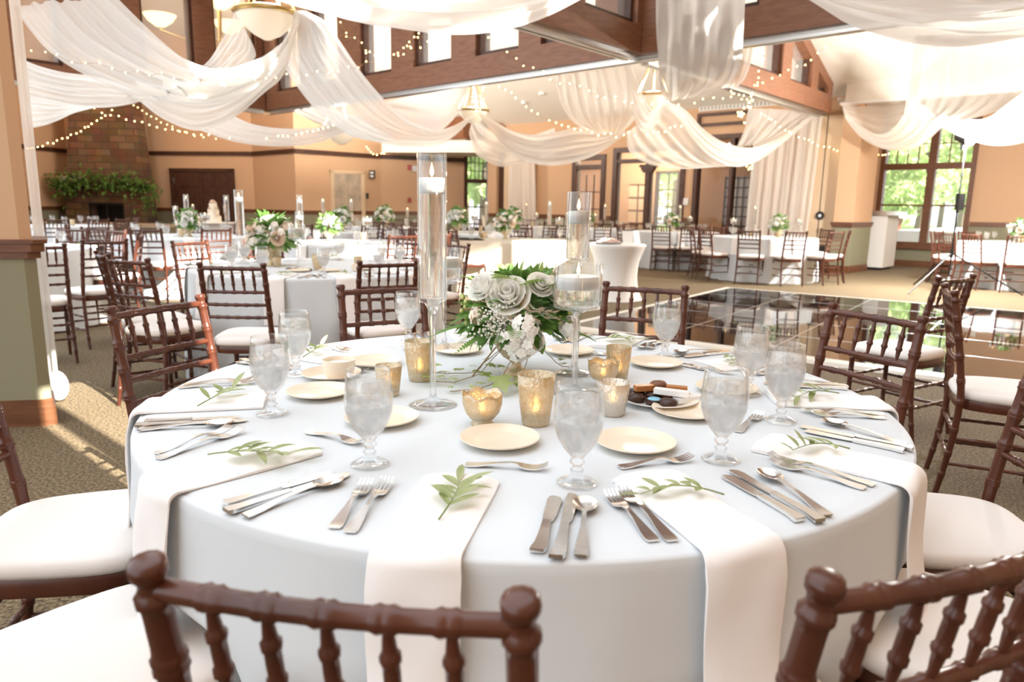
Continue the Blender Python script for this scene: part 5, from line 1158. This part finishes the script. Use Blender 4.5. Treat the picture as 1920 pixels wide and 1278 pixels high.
vpanel('narrow voile strip hanging down behind the wall pillar', Vector((-2.86,4.26,3.2)), Vector((-2.775,4.22,3.2)), Vector((-2.88,4.28,.10)), Vector((-2.80,4.23,.06)), nf=2, amp=.012, seed=6, mk='sheer2', name='fabric_drape', cat='drape')
m = MB(); m.ball((0,0,.0), .075, 18, 10, (.9,.7,1.3)); tag(m.xf(Matrix.Translation((0,0,.1))).build('fabric_bundle', M['napkin'], None, loc=(-2.83,4.27,0), ang=None), 'puddled white fabric on the carpet behind the pillar base', 'fabric')

# ------------------------------------------------------------------ pendants
def pendant(c, rad, ceil_z, label, glass, pw):
    r = empty('bowl_pendant', c, 0, label, 'pendant light', 'pendants'); k = rad
    m = MB(); m.lathe([(.0005,-.80*k),(.12*k,-.79*k),(.45*k,-.62*k),(.75*k,-.36*k),(.94*k,-.08*k),(.97*k,.0),(.94*k,.0),(.72*k,-.33*k),(.0005,-.74*k)], 40); m.build('glass_bowl', M[glass], r, ang=None)
    m = MB(); m.lathe([(.94*k,-.02*k),(1.02*k,-.03*k),(1.04*k,.02*k),(1.10*k,.06*k),(1.10*k,.10*k),(1.0*k,.14*k),(.95*k,.08*k),(.94*k,-.02*k)], 40); m.build('brass_rim', M['brass'], r, ang=None)
    for i in range(6): a = 2*pi*i/6+.3; m = MB(); m.tube([(cos(a)*k,sin(a)*k,.1*k),(cos(a)*.35*k,sin(a)*.35*k,1.5*k),(.02*cos(a),.02*sin(a),2.1*k)], .011, 6); m.build('hanging_rod', M['brass'], r)
    m = MB(); m.tube([(0,0,2.05*k),(0,0,ceil_z-c.z)], .014, 8); m.build('stem_rod', M['brass'], r)
    if pw:
        l = bpy.data.lights.new('pendant_lamp','POINT'); l.energy = pw; l.color = (1,.92,.82); l.shadow_soft_size = .15; o = bpy.data.objects.new('pendant_lamp', l); COL.objects.link(o); o.parent = r; o.location = (0,0,.25*k)
    return r
c1 = atY(499,28,7.35); pendant(c1, .29, zc(c1.dot(VX)), 'brass-rimmed bowl pendant wrapped in voile at the upper left', 'lampglass', 200)
c2 = atY(887,209,14.5); pendant(c2, .30, zc(c2.dot(VX)), 'brass ring pendant with fairy lights beyond the cross beam', 'lampglass', 300)
c3 = atY(1224,181,12.6); pendant(c3, .30, zc(c3.dot(VX)), 'brass ring pendant half hidden by the tall voile panel', 'lampglass', 300)
c4 = atY(640,262,17.5); pendant(Vector((c4.x,c4.y,2.95)), .42, 5.0, 'wide bowl pendant low before the far tan wall', 'lampglass', 700)
def lit_chandelier(px, py, Y):
    c = atY(px, py, Y); r = empty('lit_chandelier', c, 0, 'three-bowl chandelier glowing behind the upper left windows', 'chandelier')
    for i, (dx, dy, dz) in enumerate(((-1.25,0,.05),(.0,.55,.05),(.25,-.5,.28))):
        m = MB(); m.lathe([(.0005,-.24),(.10,-.23),(.24,-.13),(.33,.0),(.32,.0),(.0005,-.2)], 24); m.xf(Matrix.Translation((dx,dy,dz))); m.build('glowing_bowl', M['lamplit'], r, ang=None)
        m = MB(); m.tube([(0,0,-.45),(dx*.5,dy*.5,-.48),(dx,dy,dz-.3),(dx,dy,dz-.24)], .02, 6); m.build('arm', M['brass'], r)
        l = bpy.data.lights.new('chandelier_lamp','POINT'); l.energy = 60; l.color = (1,.66,.34); l.shadow_soft_size = .2; o = bpy.data.objects.new('chandelier_lamp', l); COL.objects.link(o); o.parent = r; o.location = (dx,dy,dz+.12)
    m = MB(); m.tube([(0,0,-.5),(0,0,2.2)], .03, 8); m.build('stem_rod', M['brass'], r)
lit_chandelier(410, 34, 16.0)

# ------------------------------------------------------------------ fairy lights
def fairy(label, pts, Y0, Y1, sub=0, r=None):
    P = [atY(x, y, Y0+(Y1-Y0)*i/max(1,len(pts)-1)) for i, (x, y) in enumerate(pts)]
    o = empty('fairy_light_cord', P[0], 0, label, 'string lights', 'fairy lights'); Q = []
    for i in range(len(P)-1):
        Q.append(P[i]); L = (P[i+1]-P[i]).length
        Q += [P[i].lerp(P[i+1],k/4)+Vector((0,0,-.03*L*sin(pi*k/4))) for k in (1,2,3)]
    Q.append(P[-1]); m = MB(); m.tube([q-P[0] for q in Q], .0012, 4); m.build('copper_cord', M['wire'], o, ang=None)
    pr = None
    for p in P:
        rad = (r or .0015)*.62*p.y
        if pr is None:
            m = MB(); m.ball((0,0,0), 1, 8, 6); pr = m.build('bulb', M['bulb'], o, ang=None); c = pr
        else: c = pr.copy(); COL.objects.link(c)
        c.location = p-P[0]; c.scale = (rad,)*3
def px3(ox, oy, s, pts): return [(ox+x*s, oy+y*s) for x, y in pts]
T3 = 1/3
fairy('fairy lights draped along the broad left swag', px3(0,0,T3,[(175,285),(255,292),(320,306),(404,350),(480,353),(560,353),(630,385),(705,408),(773,398),(840,422),(910,410),(977,443),(1047,443),(1115,457),(1180,440),(1245,457),(1308,440),(1375,443),(1433,445),(1497,440),(1552,437),(1612,415)]), 4.4, 6.4)
fairy('fairy lights crossing the fanned voile panel', px3(0,0,T3,[(1612,415),(1680,437),(1725,422),(1785,400),(1850,408)])+px3(480,0,T3,[(462,400),(520,375),(575,380),(620,345),(680,347),(730,328),(738,328),(705,312),(670,313),(640,293),(618,285)]), 6.4, 8.0)
fairy('fairy lights rising over the fireplace from the left', px3(0,0,T3,[(155,835),(180,832),(212,826),(240,822),(268,804),(300,806),(320,790),(350,778),(380,774),(398,757),(430,750),(455,738),(478,716),(497,712),(515,696),(545,678),(570,663),(592,650),(630,618)]), 9, 9.6)
fairy('fairy lights slanting down from the fireplace chimney', px3(0,0,T3,[(530,607),(573,635),(622,648),(668,652),(710,672),(757,682),(800,686),(840,702),(883,715),(930,727),(970,727),(1010,738),(1050,745),(1090,757),(1133,758),(1175,757)]), 9, 10)
fairy('faint fairy lights below the lower left swag', px3(0,0,T3,[(752,592),(775,604),(800,622),(825,640),(850,655),(880,668),(905,688),(940,700),(970,712),(1000,735),(1040,742),(1095,765),(1145,772),(1215,780),(1290,776)]), 9.5, 10.2, r=.0011)
fairy('fairy lights resting on the low pale swag', px3(480,0,T3,[(60,778),(125,765),(152,764),(180,765),(225,757),(258,748),(288,740),(320,737),(350,728),(378,722),(405,715),(435,703)]), 10, 11.5)
fairy('fairy lights falling from the overhead swag to the truss post', px3(480,0,T3,[(385,12),(390,75),(413,92),(475,125),(508,185),(508,205),(555,212),(595,240),(618,298),(620,345)]), 5.3, 6.5)
fairy('knotted fairy lights in front of the truss windows', px3(480,0,T3,[(620,298),(640,290),(670,313),(702,312),(738,328),(742,304),(775,306),(798,298),(800,312),(830,305),(872,270),(830,268),(850,258),(868,262),(862,236),(890,208),(910,210),(925,268),(915,187),(967,233),(1020,230),(1057,195)]), 8.5, 9.5)
fairy('fairy lights dropping straight to the far ring pendant', px3(480,0,T3,[(1262,208),(1308,210),(1295,240),(1310,250),(1305,275),(1302,322),(1285,355),(1290,380),(1278,412),(1282,428),(1283,468),(1278,490),(1275,510),(1262,540),(1278,558),(1245,575),(1235,602),(1250,606),(1265,590),(1228,604),(1240,618),(1262,612),(1270,580)]), 12.5, 14)
fairy('second drop of fairy lights at the far ring pendant', px3(480,0,T3,[(1220,470),(1220,490),(1230,503),(1222,525),(1218,545),(1222,565),(1218,572),(1235,585),(1228,602),(1245,625),(1238,628)]), 14, 14)
fairy('fairy lights slanting across the cross beam to the pleated voile', px3(480,0,T3,[(1308,210),(1412,292),(1465,328),(1505,370),(1560,380),(1617,403),(1655,447),(1710,470),(1765,470),(1822,483),(1875,510)])+px3(960,0,.2504,[(640,720),(697,728),(775,722),(843,760),(900,770),(980,755),(1047,780),(1170,762),(1247,785)]), 9.6, 10.6)
fairy('fairy lights from the pendant down to the central swag', px3(480,0,T3,[(1340,457),(1368,490),(1403,505),(1437,520),(1460,550),(1500,575),(1520,600),(1550,622),(1585,640),(1650,677),(1688,690),(1720,703),(1757,712),(1790,725),(1860,730),(1890,745)]), 13.4, 12.9)
fairy('fairy lights along the top of the central swag', px3(960,0,.2504,[(470,965),(515,975),(562,970),(600,990),(647,1014),(695,1000),(740,1000),(780,1028),(838,1010),(870,990),(920,1015),(1015,1010),(1055,988),(1095,990),(1145,985),(1185,957),(1220,945),(1268,945)]), 12.6, 11.8)
fairy('fairy lights right of the tall panel above the track', px3(960,0,.2504,[(1170,762),(1247,785),(1367,772),(1430,740),(1510,732),(1580,737),(1640,725),(1650,700),(1640,683),(1662,700),(1700,708),(1735,715),(1720,742),(1760,745),(1790,722),(1800,752),(1775,765),(1795,748),(1800,700)]), 11.8, 11.2)
fairy('wavy fairy lights across the sheer curtain to the window', px3(1280,0,T3,[(443,640),(465,650),(485,665),(500,672),(520,687),(547,715),(577,733),(600,740),(612,748),(653,772),(685,780),(710,787),(730,800),(760,818),(795,825),(825,828),(850,840),(870,848),(890,860),(920,850),(940,856),(965,869),(1000,865),(1025,862),(1045,868),(1075,868),(1100,870),(1125,872),(1140,870),(1160,865)]), 14.2, 15.5, r=.0013)
fairy('vertical fairy lights by the gable window frame', px3(1280,0,T3,[(462,250),(458,297),(457,330),(449,341),(450,357),(427,400),(427,437),(422,465),(450,465),(420,480),(405,480)]), 11.6, 11.6)
fairy('fairy lights crossing the gable windows', px3(1280,0,T3,[(928,188),(898,222),(855,245),(805,268),(760,298),(722,338),(690,365),(643,373),(595,393),(548,423),(503,440),(450,465)]), 11, 11.6)
fairy('cluster of fairy lights hanging below the track', px3(1280,0,T3,[(388,530),(393,565),(375,575),(368,600),(380,605),(345,608),(330,630),(312,632),(320,650),(332,655),(342,640),(325,645),(315,650),(348,690)]), 11.4, 11.8, r=.0021)
fairy('small loop of fairy lights below the fanned voile', px3(480,0,T3,[(622,826),(632,840),(645,855),(660,866),(680,870),(706,862),(720,862),(735,850),(740,838)]), 14, 14, r=.0013)
fairy('warm fairy lights beside the sheer curtain top', px3(1280,0,T3,[(395,905),(385,915),(368,920),(360,935),(378,940),(392,930),(372,952),(388,948)]), 15, 15)
# ------------------------------------------------------------------ mantel garland and outdoors
rr = random.Random(9); g = MB(); g2 = MB()
gp = [(-13.3,1.85),(-13.0,1.75),(-12.7,1.85),(-12.2,1.9),(-11.7,1.85),(-11.2,1.85),(-10.7,1.75),(-10.35,1.6)]
for i in range(1100):
    t = rr.random(); p = cr([Vector((x,Yf-.3,z)) for x,z in gp], t); d = Vector((rr.gauss(0,1),rr.gauss(-.3,1),rr.gauss(0,1))).normalized()
    hang = (.75 if t > .8 else .5 if (.02 < t < .3) else .25)*rr.random()**2
    q = p+Vector((rr.gauss(0,.12),rr.gauss(0,.06)-.05,rr.gauss(0,.13)-hang)); L = rr.uniform(.08,.16); leaf_into(g if i % 2 else g2, q, d, (0,0,1), L, L*.3, .3, .1, None, 3)
ga = empty('greenery_garland', (-12,Yf-.3,1.85), 0, 'leafy green garland trailing along the fireplace mantel', 'garland')
for q, mk, nm in ((g,'leaf','dark_leaves'),(g2,'fern','green_leaves')): q.xf(Matrix.Translation((12,-(Yf-.3),-1.85))).build(nm, M[mk], ga, ang=None)
def tree(x, y, h, w, mk, label, seed, z0=0, n=2600):
    rr = random.Random(seed); o = empty('leafy_tree', (x,y,z0), 0, label, 'tree', 'trees outside'); m = MB()
    cl = [(rr.gauss(0,w*.36), rr.gauss(0,w*.3), h*(.2+.72*rr.random())) for _ in range(34)]
    for i in range(n):
        c = rr.choice(cl); d = Vector((rr.gauss(0,1),rr.gauss(0,1),rr.gauss(0,1))).normalized(); p = Vector(c)+d*w*.2*rr.random()**.4
        s = rr.uniform(.16,.34); a = Vector((rr.gauss(0,1),rr.gauss(0,1),rr.gauss(0,1))).normalized(); b = a.orthogonal().normalized(); m.add([p-a*s,p-b*s*.6,p+a*s,p+b*s*.6], [(0,1,2,3)])
    m.build('foliage', M[mk], o, ang=None, smooth=False)
    m = MB(); m.tube([(0,0,0),(.1,0,h*.4),(0,0,h*.8)], [.22,.16,.06], 7); m.build('trunk', M['bark'], o)
def outp(px, py, D): return CAM+ray(px,py)*(D/ray(px,py).y)
for i, (px, D, h, w, mk, l) in enumerate(((1640,52,6.0,5,'treeleaf','green tree outside at the left of the tall window'),(1688,66,9.0,6,'treeleaf2','yellowing tree outside the left window sash'),(1722,40,6.5,4.5,'treeleaf','lower green tree behind the central window post'),(1762,58,13.0,7,'treeleaf','tallest green tree outside the right window sash'),(1800,46,12.5,6,'treeleaf2','yellow-green tree at the right of the tall window'),(1870,56,14,7,'treeleaf','green tree outside hidden past the window edge'))):
    p = outp(px,420,D); tree(p.x, p.y, h, w, mk, l, i)
for i, (px, D, h, w, mk, l) in enumerate(((872,40,9,4.5,'treeleaf','dark green tree outside the narrow far window'),(905,33,8,3.5,'treeleaf','second green tree outside the narrow far window'),(1262,40,8,5,'treeleaf','green tree seen through the glazed doors'),(1225,54,10,5,'treeleaf2','yellow-green tree seen through the glazed doors'))):
    p = outp(px,420,D); tree(p.x, p.y, h, w, mk, l, 20+i)
m = MB(); m.slab(P2(-30,23),P2(30,23),-.12,-.05,0,60); struct(m.build('ground_lawn', M['grassy'], smooth=False))
m = MB(); m.slab(P2(-7,24),P2(4,24),-.05,.62,4,13); struct(m.build('road_bank', M['asphalt'], smooth=False))
pv = outp(1672,420,33); sh = empty('open_shelter', (pv.x,pv.y,0), 0, 'small white-roofed shelter on red posts beyond the road', 'shelter')
m = MB(); m.box((0,0,1.05+.0),(1.5,1.2,.10)); m.build('roof', M['white'], sh, smooth=False)
for dx in (-.3,.3): m = MB(); m.box((dx,0,.5),(.16,.16,1.0)); m.build('post', M['redbox'], sh, smooth=False)

# ------------------------------------------------------------------ light
wd = bpy.data.worlds.new('World'); SC.world = wd; wd.use_nodes = True
bg = wd.node_tree.nodes['Background']; bg.inputs[0].default_value = (.91,.955,1.0,1); bg.inputs[1].default_value = 1.9
sun = bpy.data.lights.new('sun','SUN'); sun.energy = 18.0; sun.angle = R(.3); sun.color = (1,.95,.86); so = bpy.data.objects.new('sun', sun); COL.objects.link(so)
sd = -(UX*cos(R(33)))-Vector((0,0,sin(R(33)))); so.rotation_euler = sd.to_track_quat('-Z','Y').to_euler()
fl = bpy.data.lights.new('flash','POINT'); fl.energy = 1350; fl.shadow_soft_size = .1; fl.color = (1,.97,.92)
fo = bpy.data.objects.new('flash', fl); COL.objects.link(fo); fo.location = L0+Vector((0,-.16,2.34)); fo.rotation_euler = Vector((-.75,-.62,-.05)).to_track_quat('-Z','Y').to_euler()
cl = bpy.data.lights.new('corridor_fill','POINT'); cl.energy = 160; cl.color = (1,.85,.62); cl.shadow_soft_size = .2; c_ = bpy.data.objects.new('corridor_fill', cl); COL.objects.link(c_); c_.location = W(-11.2,17.1,2.8)  # unseen fill light added to brighten the corridor behind the glass
# ------------------------------------------------------------------ camera and finish
cd = bpy.data.cameras.new('camera'); co = bpy.data.objects.new('camera', cd); COL.objects.link(co); SC.camera = co
cd.sensor_width = 36; cd.sensor_fit = 'HORIZONTAL'; cd.lens = F/1920*36; cd.clip_start = .05; cd.clip_end = 400
Mx = Matrix((RT, -DN, -FW)).transposed().to_4x4(); Mx.translation = CAM; co.matrix_world = Mx
cd.dof.use_dof = True; cd.dof.focus_distance = 1.75; cd.dof.aperture_fstop = 4.6
for p in PROTOS:
    if not p.used:
        for ch in list(kids(p.root)): bpy.data.objects.remove(ch)
        bpy.data.objects.remove(p.root)
vs_ = SC.view_settings; vs_.view_transform = 'Standard'; vs_.look = 'None'; vs_.exposure = .37; vs_.gamma = 1; vs_.use_curve_mapping = False
cy = SC.cycles; cy.max_bounces = 14; cy.diffuse_bounces = 5; cy.glossy_bounces = 4; cy.transmission_bounces = 12; cy.transparent_max_bounces = 24; cy.sample_clamp_indirect = 6; cy.caustics_refractive = True; cy.caustics_reflective = False; cy.blur_glossy = .5
